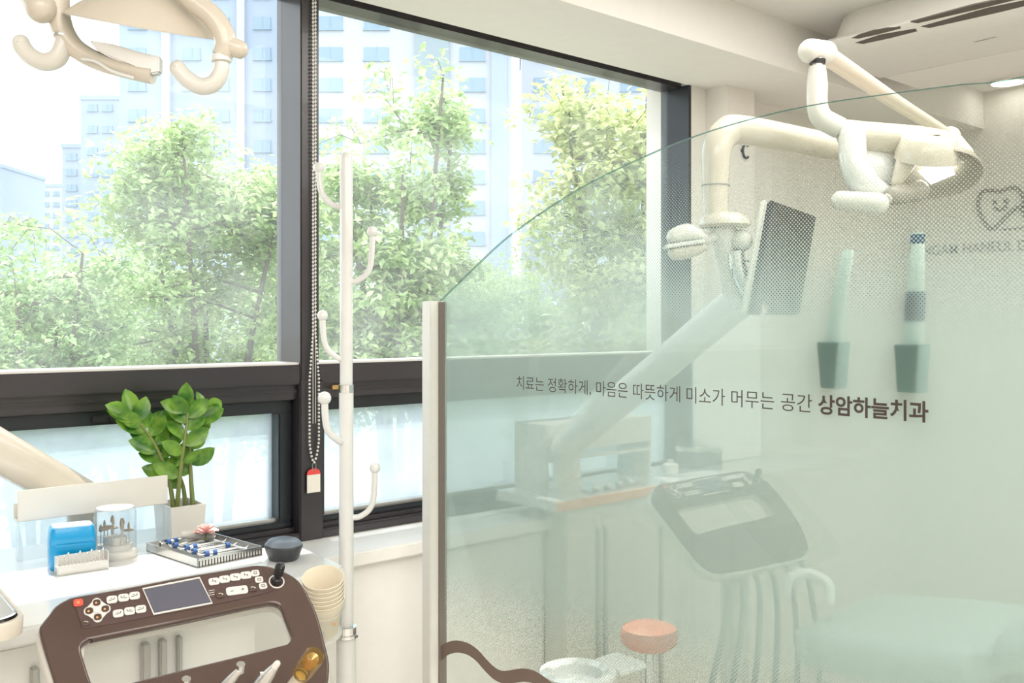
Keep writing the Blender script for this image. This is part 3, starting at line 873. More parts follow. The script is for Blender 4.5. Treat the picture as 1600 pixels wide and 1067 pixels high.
# hand instruments standing in the console's holders
def handpiece(name, tip, tail, label, kind):
    a = con3(*tip, 0.055 if kind != 'light' else 0.095); b_ = con3(*tail, 0.015)
    d = (b_ - a); b2 = b_ + d.normalized() * 0.05
    h = thing(name, b2, label, 'dental handpiece', None)
    if kind == 'turbine':
        q = MB(); q.tube([a + CN * 0.006 + CV * 0.004, a - CN * 0.007], 0.0062, 18); q.build('turbine_head', 'chrome', h)
        q = MB(); q.tube(smooth_path([a - CN * 0.001, a + d * 0.18, a + d * 0.6, b2], 6), [0.0042, 0.0058, 0.0078, 0.0075], 18); q.build('grip', 'brushed_steel', h)
    elif kind == 'syringe':
        q = MB(); q.pill([a, a + d * 0.16], [0.005, 0.0058], 16); q.build('tip', 'white_plastic', h)
        q = MB(); q.tube([a + d * 0.14, a + d * 0.34, a + d * 0.6, b2], [0.0064, 0.0088, 0.0105, 0.0095], 18); q.build('grip', 'brushed_steel', h)
        q = MB(); q.tube([a + d * 0.36 + CN * 0.004 - CU * 0.009, a + d * 0.36 - CU * 0.015 + CN * 0.006], 0.003, 10); q.build('trigger', 'chrome', h)
    else:
        e1 = (b_ - a).normalized(); c_ = a
        q = MB(); q.lathe([(0.0, 0.045), (0.0145, 0.044), (0.0155, 0.030), (0.0150, 0.0), (0.0132, -0.002), (0.0132, 0.018), (0.0, 0.019)], c_, e1, 24); q.build('tip_shield', 'amber_clear', h)
        q = MB(); q.lathe([(0.0, 0.022), (0.009, 0.022), (0.0098, 0.006), (0.0085, 0.004), (0.0, 0.012)], c_, e1, 20); q.build('tip_core', 'amber_metal', h)
        q = MB(); q.lathe([(0.0104, 0.042), (0.0104, 0.047), (0.0096, 0.048), (0.0, 0.048)], c_, e1, 20); q.build('collar', 'chrome', h)
        q = MB(); q.lathe([(0.0, 0.046), (0.0090, 0.047), (0.0100, 0.075), (0.0105, 0.13), (0.0, 0.131)], c_, e1, 20); q.build('grip', 'cream_plastic', h)
    q = MB(); q.lathe([(0.0145, -0.006), (0.0145, 0.006), (0.011, 0.006), (0.011, -0.006)], b_ + d.normalized() * 0.012, d, 20, closed=True)
    q.tube([b_ + d.normalized() * 0.012 - CN * 0.012, b_ + d.normalized() * 0.012 - CN * 0.034], 0.006, 10)
    q.build('holder_ring', 'white_plastic', h)
    return h
handpiece('dental_handpiece', (376, 1045), (338, 1088), 'steel handpiece with a round chrome head, in the middle of the console holders', 'turbine')
handpiece('dental_handpiece', (433, 1037), (398, 1082), 'steel air syringe with a white tip, second from the right in the console holders', 'syringe')
handpiece('dental_handpiece', (492, 1024), (452, 1080), 'cream handpiece with an amber clear tip, rightmost in the console holders', 'light')
handpiece('dental_handpiece', (291, 1068), (252, 1104), 'steel handpiece whose tip barely rises above the frame edge, leftmost in the holders', 'turbine')

# paper cups in a clear dispenser beside the console
cp = P(505, 903, 1.68)
cax = (V((0, 0, 1)) * 0.93 + CW * 0.30 + V((-0.12, 0, 0))).normalized()
hd = thing('cup_holder', cp - cax * 0.10, 'clear plastic cup dispenser hanging right of the brown console', 'cup holder')
q = MB(); q.lathe([(0.031, -0.115), (0.033, -0.06), (0.0385, -0.057), (0.0385, -0.052), (0.0315, -0.055), (0.0295, -0.113)], cp, cax, 30, closed=True); q.build('sleeve', 'clear_acrylic', hd)
q = MB(); q.lathe([(0.0, -0.117), (0.031, -0.117), (0.031, -0.113), (0.0, -0.113)], cp, cax, 30); q.build('bottom', 'white_plastic', hd)
hb = con3(500, 1000, -0.03)
q = MB(); q.tube(smooth_path([hb, (hb + cp - cax * 0.09) / 2 - CN * 0.01, cp - cax * 0.09 - CU * 0.03], 5), 0.005, 10); q.build('bracket', 'clear_acrylic', hd)
q = MB()
for da in (0.3, 0.6): 
    q.ball(cp - cax * 0.088 + CW * 0.0325 + CU * 0.02 * da, 0.0022, 8)
q.build('printed_dots', 'key_amber', hd)
for k in range(6):
    o_ = cp - cax * (0.0085 * k)
    cu_ = MB(); cu_.lathe([(0.0, -0.072), (0.024, -0.072), (0.0350, -0.001), (0.0365, 0.0), (0.0368, 0.0015), (0.0358, 0.0022), (0.0345, 0.001), (0.0236, -0.0705), (0.0, -0.0705)], o_, cax, 32)
    c_ = cu_.build('paper_cup', 'paper_cup')
    c_.data.transform(Matrix.Translation(-o_)); c_.location = o_
    tag(c_, 'cream paper cup on top of the nested stack, its open mouth showing' if k == 0 else 'cream paper cup nested in the stack, only its rim showing', 'paper cup', 'nested paper cups')

# ------------------------------------------------------------------ worktop and the things on it
ZT = 0.98
def wt(px, py, dz=0.0): return onZ(px, py, ZT + dz)
br, bm_ = wt(469, 853), wt(384, 857)
fr = wt(529, 879)
pl = [(-0.55, 2.195), (bm_.x - 0.02, 2.195), (bm_.x - 0.015, bm_.y + 0.02), (bm_.x, bm_.y), (br.x, br.y), (fr.x, fr.y), (fr.x - 0.005, fr.y - 0.03), (fr.x - 0.03, fr.y - 0.05), (-0.55, 1.64)]
t = thing('worktop_cabinet', (0.3, 1.95, 0), 'white worktop cabinet against the window sill behind the brown console', 'cabinet')
q = MB(); q.prism([(x, y, ZT - 0.03) for x, y in pl], (0, 0, 0.03)); q.build('worktop', 'white_gloss', t, smooth=False, bevel=0.004)
q = MB(); q.box((-0.5, 1.68, 0.06), (fr.x - 0.16, 2.015, ZT - 0.032)); q.build('carcass', 'white_plastic', t, smooth=False, bevel=0.003)
q = MB(); q.box((-0.47, 1.71, 0), (fr.x - 0.20, 2.0, 0.06)); q.build('plinth', 'hose_grey', t, smooth=False)
xs_ = [-0.5, -0.02, 0.45, fr.x - 0.16]
for i in range(3):
    d_ = thing('door', (0, 0, 0), None, None); d_.parent = t
    q = MB(); q.box((xs_[i] + 0.003, 1.662, 0.07), (xs_[i + 1] - 0.003, 1.679, ZT - 0.045)); q.build('door_leaf', 'door_white', d_, smooth=False, bevel=0.002)
for px, hw in ((227, 0.007), (254, 0.006), (280, 0.004), (54, 0.006)):
    x = onY(px, 1030, 1.655).x
    q = MB(); q.box((x - hw, 1.648, 0.12), (x + hw, 1.6615, 0.90)); q.build('handle_strip', 'strip_grey', t, smooth=False, bevel=0.002)

def on_top(name, px, py, label, cat, group=None):
    p = wt(px, py); return thing(name, p, label, cat, group)
# blue box
bx = on_top('storage_box', 112, 884, 'blue plastic box with sunlight painted pale on its lid on the worktop', 'box')
o = bx.location; BU = V((0.982, -0.19, 0)).normalized(); BVv = V((0.19, 0.982, 0)).normalized()
def rr_ring(o, w_, h_, r, z, n=4): return [o + BU * a + BVv * b_ + V((0, 0, z)) for a, b_ in rrect(w_, h_, r, n)]
s_ = 2.02 / FX
W_ = 60 * s_
q = MB(); q.loft([rr_ring(o, W_ * .94, .052, .010, 0.0), rr_ring(o, W_, .058, .012, .004), rr_ring(o, W_ * 1.02, .060, .012, .044), rr_ring(o, W_ * 1.0, .058, .012, .048)]); q.build('box_body', 'blue_plastic', bx)
q = MB(); q.loft([rr_ring(o, W_ * 1.0, .058, .012, .048), rr_ring(o, W_ * 1.03, .061, .012, .051), rr_ring(o, W_ * 0.98, .056, .012, .072), rr_ring(o, W_ * .93, .051, .011, .078)]); q.build('lid', 'blue_plastic', bx)
q = MB(); q.loft([rr_ring(o, W_ * .86, .046, .010, .078), rr_ring(o, W_ * .86, .046, .010, .0805)]); q.build('lid_sunlit_top', 'blue_sunlit', bx)  # pale sheet paints the sunlight on the lid top
# steel bur rack
rk_ = on_top('bur_rack', 128, 893, 'small steel rack of dental burs in front of the blue box', 'bur rack')
o = rk_.location; LW = 68 * s_
ru = (wt(161, 883) - wt(95, 893)).normalized(); rv = V((-ru.y, ru.x, 0))
q = MB(); q.obox(o - ru * LW / 2 - rv * .009, ru * LW, rv * .02, V((0, 0, .016))); q.build('rack_base', 'brushed_steel', rk_, smooth=False, bevel=0.0012)
for sg in (-1, 1):
    q = MB(); q.obox(o + ru * (sg * LW / 2 - (0.002 if sg > 0 else 0)) - rv * .009, ru * .002, rv * .02, V((0, 0, .034))); q.build('end_plate', 'brushed_steel', rk_, smooth=False)
q = MB(); q.obox(o - ru * LW / 2 + rv * .0095, ru * LW, rv * .0015, V((0, 0, .034))); q.build('back_plate', 'brushed_steel', rk_, smooth=False)
hb_ = 0.012
for k in range(12):
    c_ = o + ru * (-LW / 2 + .008 + (LW - .016) * k / 11) - rv * .001 + V((0, 0, .016)); hgt = .012 + .004 * ((k * 7) % 3)
    q = MB(); q.tube([c_, c_ + V((0, 0, hgt))], .0007, 6); q.lathe([(0.0, 0), (.0012 + .0006 * (k % 3), .001), (.0012, .004), (0, .005)], c_ + V((0, 0, hgt)), seg=8)
    e = q.build('dental_bur', 'steel'); e.data.transform(Matrix.Translation(-c_)); e.location = c_
    tag(e, 'tiny steel dental bur standing in the steel rack before the blue box', 'dental bur', 'burs in the steel rack')
# clear domed bur stand
bs = on_top('bur_stand', 180, 870, 'round tiered polishing-bur stand under a clear cover beside the blue box', 'bur stand')
o = bs.location; r0 = 31 * s_
q = MB(); q.lathe([(0, 0), (r0 * .96, 0), (r0, .003), (r0, .014), (r0 * .9, .017), (r0 * .78, .0175), (r0 * .78, .027), (r0 * .52, .0275), (r0 * .52, .041), (r0 * .46, .042), (0, .042)], o, seg=36); q.build('tiers', 'post_aluminium', bs, angle=30)
q = MB(); q.lathe([(r0 * .965, .0145), (r0 * .955, .088), (r0 * .9, .097), (0, .0985), (0, .097), (r0 * .88, .0955), (r0 * .935, .088), (r0 * .945, .0145)], o, seg=36, closed=True); q.build('cover', 'clear_acrylic', bs)
q = MB(); q.lathe([(0, .0985), (r0 * .84, .0978), (r0 * .84, .100), (0, .101)], o, seg=36); q.build('cover_top', 'white_gloss', bs)
for ring, (rr_, zz_, n_) in enumerate(((.64, .0275, 9), (.34, .042, 5))):
    for k in range(n_):
        a = 2 * math.pi * (k + .3 * ring) / n_
        c_ = o + V((math.cos(a) * rr_ * r0, math.sin(a) * rr_ * r0, zz_)); L_ = .026 + .006 * (k % 2) - .006 * ring; hr = .0024 + .0012 * (k % 3)
        e = thing('polishing_bur', c_, None, None)
        q = MB(); q.tube([c_, c_ + V((0, 0, L_ - 0.002))], .0011, 8); q.build('shank', 'steel', e)
        q = MB()
        if k % 3 == 2: q.lathe([(0, 0), (hr * 2, .001), (hr * 2, .003), (0, .004)], c_ + V((0, 0, L_ - .002)), seg=14)
        else: q.lathe([(0, 0), (hr, .002), (hr * 1.05, .007), (hr * .5, .014), (0, .0155)], c_ + V((0, 0, L_ - .002)), seg=12)
        q.build('bur_head', 'stone_grey', e)
        tag(e, 'mounted polishing bur on the outer tier under the clear cover' if ring == 0 else 'mounted polishing bur on the upper tier under the clear cover', 'polishing bur', 'burs under the clear cover, outer tier' if ring == 0 else 'burs under the clear cover, upper tier')
# steel instrument cassette with instruments
CA, CB, CC_, CD = wt(240, 858), wt(345, 840), wt(397, 868), wt(290, 892)
ctr = (CA + CB + CC_ + CD) / 4
ca = thing('instrument_cassette', ctr, 'shallow steel instrument cassette lying open on the worktop', 'instrument tray')
cu_ = ((CB - CA) + (CC_ - CD)).normalized(); cv_ = V((-cu_.y, cu_.x, 0))
cw_ = ((CB - CA).length + (CC_ - CD).length) / 2 * .94; ch_ = abs((CA - CD).dot(cv_)) * .5 + abs((CB - CC_).dot(cv_)) * .5
ch_ = max(ch_, .09)
o = ctr - cu_ * cw_ / 2 - cv_ * ch_ / 2
q = MB(); q.obox(o, cu_ * cw_, cv_ * ch_, V((0, 0, .002))); q.build('floor_sheet', 'steel', ca, smooth=False)
for a, du_, dv_ in ((o, cu_ * cw_, cv_ * .002), (o + cv_ * (ch_ - .002), cu_ * cw_, cv_ * .002), (o, cu_ * .002, cv_ * ch_), (o + cu_ * (cw_ - .002), cu_ * .002, cv_ * ch_)):
    q = MB(); q.obox(a, du_, dv_, V((0, 0, .017))); q.build('side_wall', 'steel', ca, smooth=False)
for f_ in (.2, .8):
    q = MB(); q.obox(o + cu_ * cw_ * f_ + cv_ * .004, cu_ * .008, cv_ * (ch_ - .008), V((0, 0, .013))); q.build('rest_bar', 'brushed_steel', ca, smooth=False, bevel=.001)
for k in range(16):
    pass
q = MB()
for k in range(22):
    q.obox(o + cu_ * (cw_ * (k + .5) / 22) - cv_ * .0012, cu_ * .0016, cv_ * .0012, V((0, 0, .012)))
q.build('perforation', 'slot_dark', ca, smooth=False)
names = ['steel probe lying in the cassette, nearest its front edge', 'steel scaler with blue rings, second from the front of the cassette', 'steel mirror handle in the middle of the cassette', 'steel tweezer-thin instrument behind the middle of the cassette', 'steel carver with blue rings along the cassette back edge']
dv0 = cv_
for k in range(5):
    c_ = o + cv_ * (ch_ * (.14 + .18 * k)) + cu_ * .012 + V((0, 0, .0165))
    d_ = cu_ + cv_ * (.05 * (k - 2)); d_.normalize(); L_ = cw_ * .8
    e = thing('dental_instrument', c_, names[k], 'dental instrument')
    q = MB(); q.tube([c_ + d_ * L_ * .2, c_ + d_ * L_ * .28, c_ + d_ * L_ * .72, c_ + d_ * L_ * .8], [.0018, .0048, .0048, .0018], 10); q.build('handle', 'steel', e)
    q = MB(); q.tube(smooth_path([c_ + d_ * L_ * .2, c_ + d_ * L_ * .08, c_ + d_ * L_ * .02 + V((0, 0, .006))], 4), [.0018, .001, .0006], 8); q.tube(smooth_path([c_ + d_ * L_ * .8, c_ + d_ * L_ * .93, c_ + d_ * L_ * .98 + V((0, 0, .006))], 4), [.0018, .001, .0006], 8); q.build('working_end', 'chrome', e)
    for f_ in ((.16, .30) if k % 2 == 0 else (.12, .74)):
        q = MB(); q.tube([c_ + d_ * L_ * f_, c_ + d_ * L_ * (f_ + .07)], .0062, 12); q.build('grip_ring', 'instrument_blue', e)
sy = o + cv_ * ch_ * .80 + cu_ * cw_ * .38 + V((0, 0, .030))
e = thing('syringe_barrel', sy, 'white hollow syringe barrel lying across the instruments in the cassette', 'syringe')
d_ = (cu_ * .86 - cv_ * .42 + V((0, 0, -.10))).normalized()
q = MB(); q.lathe([(0, 0), (.0075, .001), (.0085, .006), (.0098, .06), (.0105, .061), (.0105, .066), (.0060, .066), (.0055, .03), (0, .03)], sy, d_, 20); q.build('barrel', 'post_aluminium', e)
q = MB(); q.tube([sy + d_ * .052 + V((0, 0, .009)), sy + d_ * .052 + V((.004, .004, .020))], .0028, 10); q.ball(sy + d_ * .052 + V((.004, .004, .021)), .004, 10); q.build('thumb_valve', 'stone_grey', e)
# pink flower
fp = wt(322, 859)
fl_ = thing('flower', V((fp.x, fp.y, ZT)), 'small pale pink artificial flower behind the cassette', 'flower')
q = MB(); q.tube([fl_.location, fl_.location + V((0, 0, .036))], .0016, 8); q.build('stem', 'stem_green', fl_)
rr2 = random.Random(5)
for ly, (n_, rad_, el) in enumerate(((8, .026, .3), (7, .021, .75), (5, .013, 1.15))):
    for k in range(n_):
        a = 2 * math.pi * (k + ly * .4) / n_; c_ = fl_.location + V((0, 0, .036 + .003 * ly))
        d_ = V((math.cos(a) * math.cos(el), math.sin(a) * math.cos(el), math.sin(el))); s2 = V((-math.sin(a), math.cos(a), 0)); n2 = d_.cross(s2)
        q = MB(); R3 = []
        for f_, wd in ((0.05, .15), (.4, .5), (.75, .6), (1.0, .28)):
            p = c_ + d_ * rad_ * f_ + V((0, 0, -.003 * f_ * f_)); wdd = rad_ * wd
            R3.append([p - s2 * wdd + n2 * .0006, p + n2 * .0002 - n2 * rad_ * .08, p + s2 * wdd + n2 * .0006, p - n2 * .0008 - n2 * rad_ * .08])
        q.loft(R3); q.build('petal', 'petal_pink', fl_)
# black mouse
ms = on_top('computer_mouse', 443, 873, 'black computer mouse near the right end of the worktop', 'computer mouse')
o = ms.location; s2_ = 2.13 / FX; a_ = 26 * s2_
def ell(o, a, b_, z, n=28): return [o + BU * (a * math.cos(2 * math.pi * k / n)) + BVv * (b_ * math.sin(2 * math.pi * k / n)) + V((0, 0, z)) for k in range(n)]
q = MB(); q.loft([ell(o, a_ * .72, .032, 0), ell(o, a_ * .80, .036, .004), ell(o, a_ * .98, .044, .024), ell(o, a_, .045, .027), ell(o, a_ * .96, .043, .030)]); q.build('shell', 'mouse_grey', ms)
q = MB(); q.loft([ell(o, a_ * .96, .043, .030), ell(o, a_ * .80, .036, .037), ell(o, a_ * .5, .022, .041), ell(o, a_ * .1, .005, .042)]); q.build('top_cover', 'mouse_top', ms)
# long white box on a clear riser
yb = 2.045
b0, b1 = onY(28, 812, yb), onY(262, 790, yb); zt0 = onY(28, 767, yb).z
ws = thing('acrylic_riser', (b0.x, yb, ZT), 'clear acrylic riser on the worktop under the long white tray', 'stand')
zb0 = (b0.z + b1.z) / 2
for x in (b0.x + .004, b1.x - .012):
    q = MB(); q.box((x, yb - .004, ZT), (x + .004, yb + .035, zb0 - .004)); q.build('leg', 'clear_acrylic', ws, smooth=False)
q = MB(); q.box((b0.x, yb - .006, zb0 - .004), (b1.x, yb + .04, zb0)); q.build('top_sheet', 'clear_acrylic', ws, smooth=False)
q = MB(); q.box((b0.x, yb - .008, ZT + .004), (b1.x, yb - .005, zb0 - .004)); q.build('front_sheet', 'clear_acrylic', ws, smooth=False)
lb = thing('long_tray', (b0.x, yb, zb0), 'long white open tray standing on the clear riser before the window', 'tray')
q = MB()
q.box((b0.x, yb, zb0), (b1.x, yb + .004, zt0)); q.build('front_board', 'white_plastic', lb, smooth=False, bevel=.0008)
q = MB(); q.box((b0.x, yb + .004, zb0), (b1.x, yb + .034, zb0 + .004)); q.build('bottom_board', 'white_plastic', lb, smooth=False)
q = MB(); q.box((b0.x, yb + .030, zb0 + .004), (b1.x, yb + .034, zt0 - .03)); q.build('back_board', 'white_plastic', lb, smooth=False)
# ZZ plant in a white planter
pp = onY(295, 868, 2.065); ppx = pp.x
pw0, pw1 = onY(264, 800, 2.04).x + .004, onY(322, 800, 2.04).x
zr = onY(295, 790, 2.04).z
pt = thing('potted_plant', ((pw0 + pw1) / 2, 2.09, ZT), 'green glossy-leaved plant in a white planter standing before the left window', 'potted plant')
q = MB(); xm = (pw0 + pw1) / 2
def sq(x0, x1, y0, y1, z): return [V((x0, y0, z)), V((x1, y0, z)), V((x1, y1, z)), V((x0, y1, z))]
q.loft([sq(pw0 + .004, pw1 - .004, 2.044, 2.136, ZT), sq(pw0, pw1, 2.04, 2.14, zr), sq(pw0 + .004, pw1 - .004, 2.044, 2.136, zr), sq(pw0 + .006, pw1 - .006, 2.047, 2.133, zr - .02)]); q.build('planter', 'white_plastic', pt, smooth=False)
q = MB(); q.box((pw0 + .006, 2.047, zr - .03), (pw1 - .006, 2.133, zr - .02)); q.build('soil', 'soil', pt, smooth=False)
rz = random.Random(12)
def zz_stem(bpx, pts, n_, ls, seed):
    rz = random.Random(seed)
    path = smooth_path([onY(px, py, yy) for px, py, yy in pts], 8)
    s3 = thing('stem', (0, 0, 0), None, None); s3.parent = pt
    q = MB(); q.tube(path, [.0058, .0042, .0028, .0015], 10); q.build('stalk', 'stem_green', s3)
    for k in range(n_):
        f_ = .28 + .72 * k / (n_ - 1); i = min(int(f_ * (len(path) - 1)), len(path) - 2)
        p = path[i]; d0 = (path[i + 1] - path[max(i - 1, 0)]).normalized()
        side = 1 if k % 2 else -1
        az = rz.uniform(-0.9, 0.9) + (0 if side > 0 else math.pi)
        out = V((math.cos(az), math.sin(az) * 0.55, 0)); up_ = .45 + .9 * f_ ** 2
        d_ = (out + d0 * up_).normalized(); L_ = ls * rz.uniform(.8, 1.15) * (1.0 - .25 * abs(f_ - .6))
        sd = d_.cross(V((rz.uniform(-.5, .5), -1, rz.uniform(-.2, .6)))).normalized(); nn = sd.cross(d_).normalized()
        rings = []
        q = MB(); top_ = []; bot = []
        for g_, wd in ((0, .05), (.12, .18), (.3, .27), (.5, .30), (.7, .26), (.87, .15), (1, .01)):
            c_ = p + d_ * L_ * g_ - nn * L_ * .16 * (g_ - .2) ** 2 + d_ * .003
            wdd = L_ * wd
            rings.append([c_ - sd * wdd + nn * wdd * .22, c_ - sd * wdd * .5 + nn * wdd * .02, c_ - nn * wdd * .08, c_ + sd * wdd * .5 + nn * wdd * .02, c_ + sd * wdd + nn * wdd * .22,
                          c_ + sd * wdd * .5 + nn * (wdd * .02 + .0006), c_ + nn * (.0006 - wdd * .08), c_ - sd * wdd * .5 + nn * (wdd * .02 + .0006)])
        q.loft(rings); q.build('leaf', 'zz_leaf', s3)
YP = 2.085
zz_stem(0, [(272, 800, YP), (263, 745, YP), (245, 700, YP + .005), (224, 668, YP + .01), (206, 650, YP + .01)], 15, .062, 3)
zz_stem(0, [(276, 800, YP), (281, 745, YP - .02), (288, 690, YP - .02), (293, 650, YP - .02), (288, 640, YP - .02)], 12, .058, 8)
zz_stem(0, [(302, 800, YP), (298, 740, YP), (297, 690, YP), (312, 655, YP), (322, 640, YP + .01)], 13, .060, 21)
zz_stem(0, [(290, 800, YP + .02), (286, 760, YP + .03), (270, 720, YP + .03), (262, 690, YP + .03), (256, 672, YP + .03)], 10, .060, 34)
# white unit arm sloping down behind the tray
aL, aR = onY(-330, 560, 2.11), onY(150, 793, 2.135)
t = thing('unit_arm', (aR.x, 2.135, ZT), 'thick white sloping arm low before the left window, behind the long tray', 'equipment arm')
q = MB(); q.pill([onY(-330, 520, 2.12), onY(128, 778, 2.135)], [.046, .040], 22); q.build('arm', 'cream_plastic', t)
jx = onY(128, 778, 2.135)
q = MB(); q.tube([(jx.x, 2.135, ZT), (jx.x, 2.135, jx.z)], .030, 20); q.build('pivot', 'cream_plastic', t)
# steel tray at the left edge
ZI = 1.04
pA = onZ(47, 968, ZI); pB = onZ(0, 915, ZI)
d1 = (pB - pA).normalized(); d2 = V((-d1.y, d1.x, 0))
L1, L2 = .34, .30
cI = pA + d1 * L1 / 2 + d2 * L2 / 2
t = thing('instrument_tray', (cI.x, cI.y, 0), 'steel tray in a cream rounded holder, cut off at the left edge', 'instrument tray')
def tr_ring(w_, h_, r, z): return [cI + d1 * a + d2 * b_ + V((0, 0, z)) for a, b_ in rrect(w_, h_, r, 6)]
q = MB(); q.loft([tr_ring(L1 - .04, L2 - .04, .03, -.030), tr_ring(L1 - .004, L2 - .004, .04, -.024), tr_ring(L1, L2, .042, -.004), tr_ring(L1 - .004, L2 - .004, .04, 0.0), tr_ring(L1 - .016, L2 - .016, .034, 0.0), tr_ring(L1 - .02, L2 - .02, .03, -.020)]); q.build('holder', 'cream_plastic', t)
q = MB(); q.loft([tr_ring(L1 - .018, L2 - .018, .034, .004), tr_ring(L1 - .024, L2 - .024, .032, .005), tr_ring(L1 - .05, L2 - .05, .024, -.012), tr_ring(L1 - .06, L2 - .06, .02, -.013)]); q.build('steel_pan', 'steel', t)
q = MB(); cp_ = cI - d1 * .09; q.tube([(cp_.x, cp_.y, .03), (cp_.x, cp_.y, ZI - .028)], .025, 20); q.build('post', 'white_plastic', t)
q = MB(); q.lathe([(0, 0), (.10, 0), (.10, .02), (.03, .04), (0, .04)], (cp_.x, cp_.y, 0), seg=32); q.build('base', 'white_plastic', t)

# ------------------------------------------------------------------ dental lamp of the near bay, hanging in at the top left
def px_tube(mb, pts, rpx, d, seg=16, pill=False, flat=1.0):
    w3 = smooth_path([P(p[0], p[1], d + (p[2] if len(p) > 2 else 0)) for p in pts], 6)
    k = d / FX
    rs = [r * k for r in rpx]
    n = len(w3); r2 = []
    for i in range(n):
        t_ = i / (n - 1) * (len(rs) - 1); j = min(int(t_), len(rs) - 2) if len(rs) > 1 else 0
        r2.append(rs[j] + (rs[j + 1] - rs[j]) * (t_ - j) if len(rs) > 1 else rs[0])
    if pill: mb.pill(w3, r2, seg)
    else: mb.tube(w3, r2, seg, flat=flat)
D = 1.35
hubp = P(90, -60, D)
t = thing('dental_lamp', (hubp.x, hubp.y, hubp.z), 'cream dental lamp head with two curved grips, hanging at the top left corner', 'dental lamp')
q = MB(); px_tube(q, [(84, -60), (89, -10), (92, 25), (102, 56), (124, 80), (160, 98), (205, 110), (240, 117)], [19, 18, 17, 17, 15, 14, 14, 15], D); q.build('lamp_arm', 'cream_plastic', t)
kD = D / FX
q = MB(); pl_ = [P(x, y, D - .012) for x, y in ((138, 62), (175, 68), (222, 82), (249, 88), (248, 113), (235, 116), (205, 103), (168, 88), (150, 78))]; q.prism(pl_, FW * .016); q.build('mirror_cover', 'brushed_steel', t, smooth=False, bevel=.002)
q = MB(); px_tube(q, [(128, 92, -.016), (150, 96, -.016), (175, 111, -.016), (207, 121, -.016)], [2.2, 2.5, 2.5, 2.5], D, 8, True); q.build('trim_strip', 'white_gloss', t)
q = MB(); q.pill([P(38, -25, D + .02), P(64, 13, D - .02)], [26 * kD, 23 * kD], 22); q.build('swivel_knob', 'cream_plastic', t)
q = MB(); px_tube(q, [(98, 50, -.004), (98, 70, -.004), (90, 90, -.004), (70, 97, -.004), (48, 88, -.004), (34, 72, -.004), (33, 67, -.004)], [10, 13, 14.5, 14, 13.5, 13.5, 13], D, 18, True); q.build('grip', 'white_plastic', t)
q = MB(); q.lathe([(0, -.0015), (.0128, -.0015), (.0128, .0015), (0, .0015)], P(98, 56, D - .004), (RT * .15 + V((0, 0, 1))), 20); q.build('grip_collar', 'brushed_steel', t)
# reflector: a shallow dish seen almost along its rim
rc = P(229, 42, D + .03)
ru_ = (RT * 230 - V((0, 0, 42))).normalized(); rv_ = ray(229, 42).normalized(); up_ = V((0, 0, 1)) - rv_ * rv_.z
up_ = (up_ - ru_ * up_.dot(ru_)).normalized()
Rr = 119 * kD * 1.03
prof = [(Rr, 0), (Rr * .985, Rr * .06)] + [(Rr * .985 * math.cos(a), Rr * (.06 + .52 * math.sin(a))) for a in [math.pi / 2 * i / 10 for i in range(1, 11)]]
prof = [(Rr, 0.0)] + [(Rr * (1 - f), Rr * .50 * (1 - (1 - f) ** 2)) for f in [i / 12 for i in range(1, 13)]]
q = MB(); q.lathe(prof, rc, up_, 40); q.lathe([(Rr * .97 * (1 - f), Rr * .48 * (1 - (1 - f) ** 2)) for f in [i / 8 for i in range(0, 9)]], rc, up_, 40); q.build('reflector', 'cream_plastic', t)
q = MB(); q.lathe([(0, -.002), (Rr * 1.0, -.002), (Rr * 1.01, 0), (Rr * 1.0, .0015), (0, .0015)], rc, up_, 40); q.build('reflector_glass', 'clear_acrylic', t)
q = MB(); px_tube(q, [(84, -60), (110, -110), (180, -125), (235, -75), (265, -35), (300, 0), (330, 24), (347, 48), (353, 70), (346, 88)], [17, 17, 17, 17, 17, 17, 17, 17, 17, 15], D - .02, 20); q.build('yoke', 'cream_plastic', t)
q = MB(); q.pill([P(352, 68, D - .02), P(373, 77, D - .02)], [14 * kD, 14.5 * kD], 18); q.build('yoke_knob', 'cream_plastic', t)
q = MB(); q.lathe([(0, -.003), (.0140, -.003), (.0146, 0), (.0135, .003), (.0135, .0055), (0, .0055)], P(346, 93, D - .02), (0, 0, 1), 24); q.build('grip_collar', 'white_gloss', t)
q = MB(); px_tube(q, [(346, 95, -.02), (345, 112, -.02), (334, 130, -.02), (314, 135, -.02), (293, 124, -.02), (279, 109, -.02), (278, 106, -.02)], [11, 12, 13, 13, 13, 12.5, 12], D, 18, True); q.build('grip', 'white_plastic', t)
q = MB(); a = P(110, -110, D - .02); q.tube(smooth_path([a, a + V((-.05, .02, .10)), V((a.x - .12, a.y + .03, 2.30)), V((a.x - .12, a.y + .03, CEIL))], 6), .026, 18); q.lathe([(0, -.02), (.07, -.02), (.075, 0), (0, 0)], (a.x - .12, a.y + .03, CEIL), seg=28); q.build('ceiling_arm', 'cream_plastic', t)

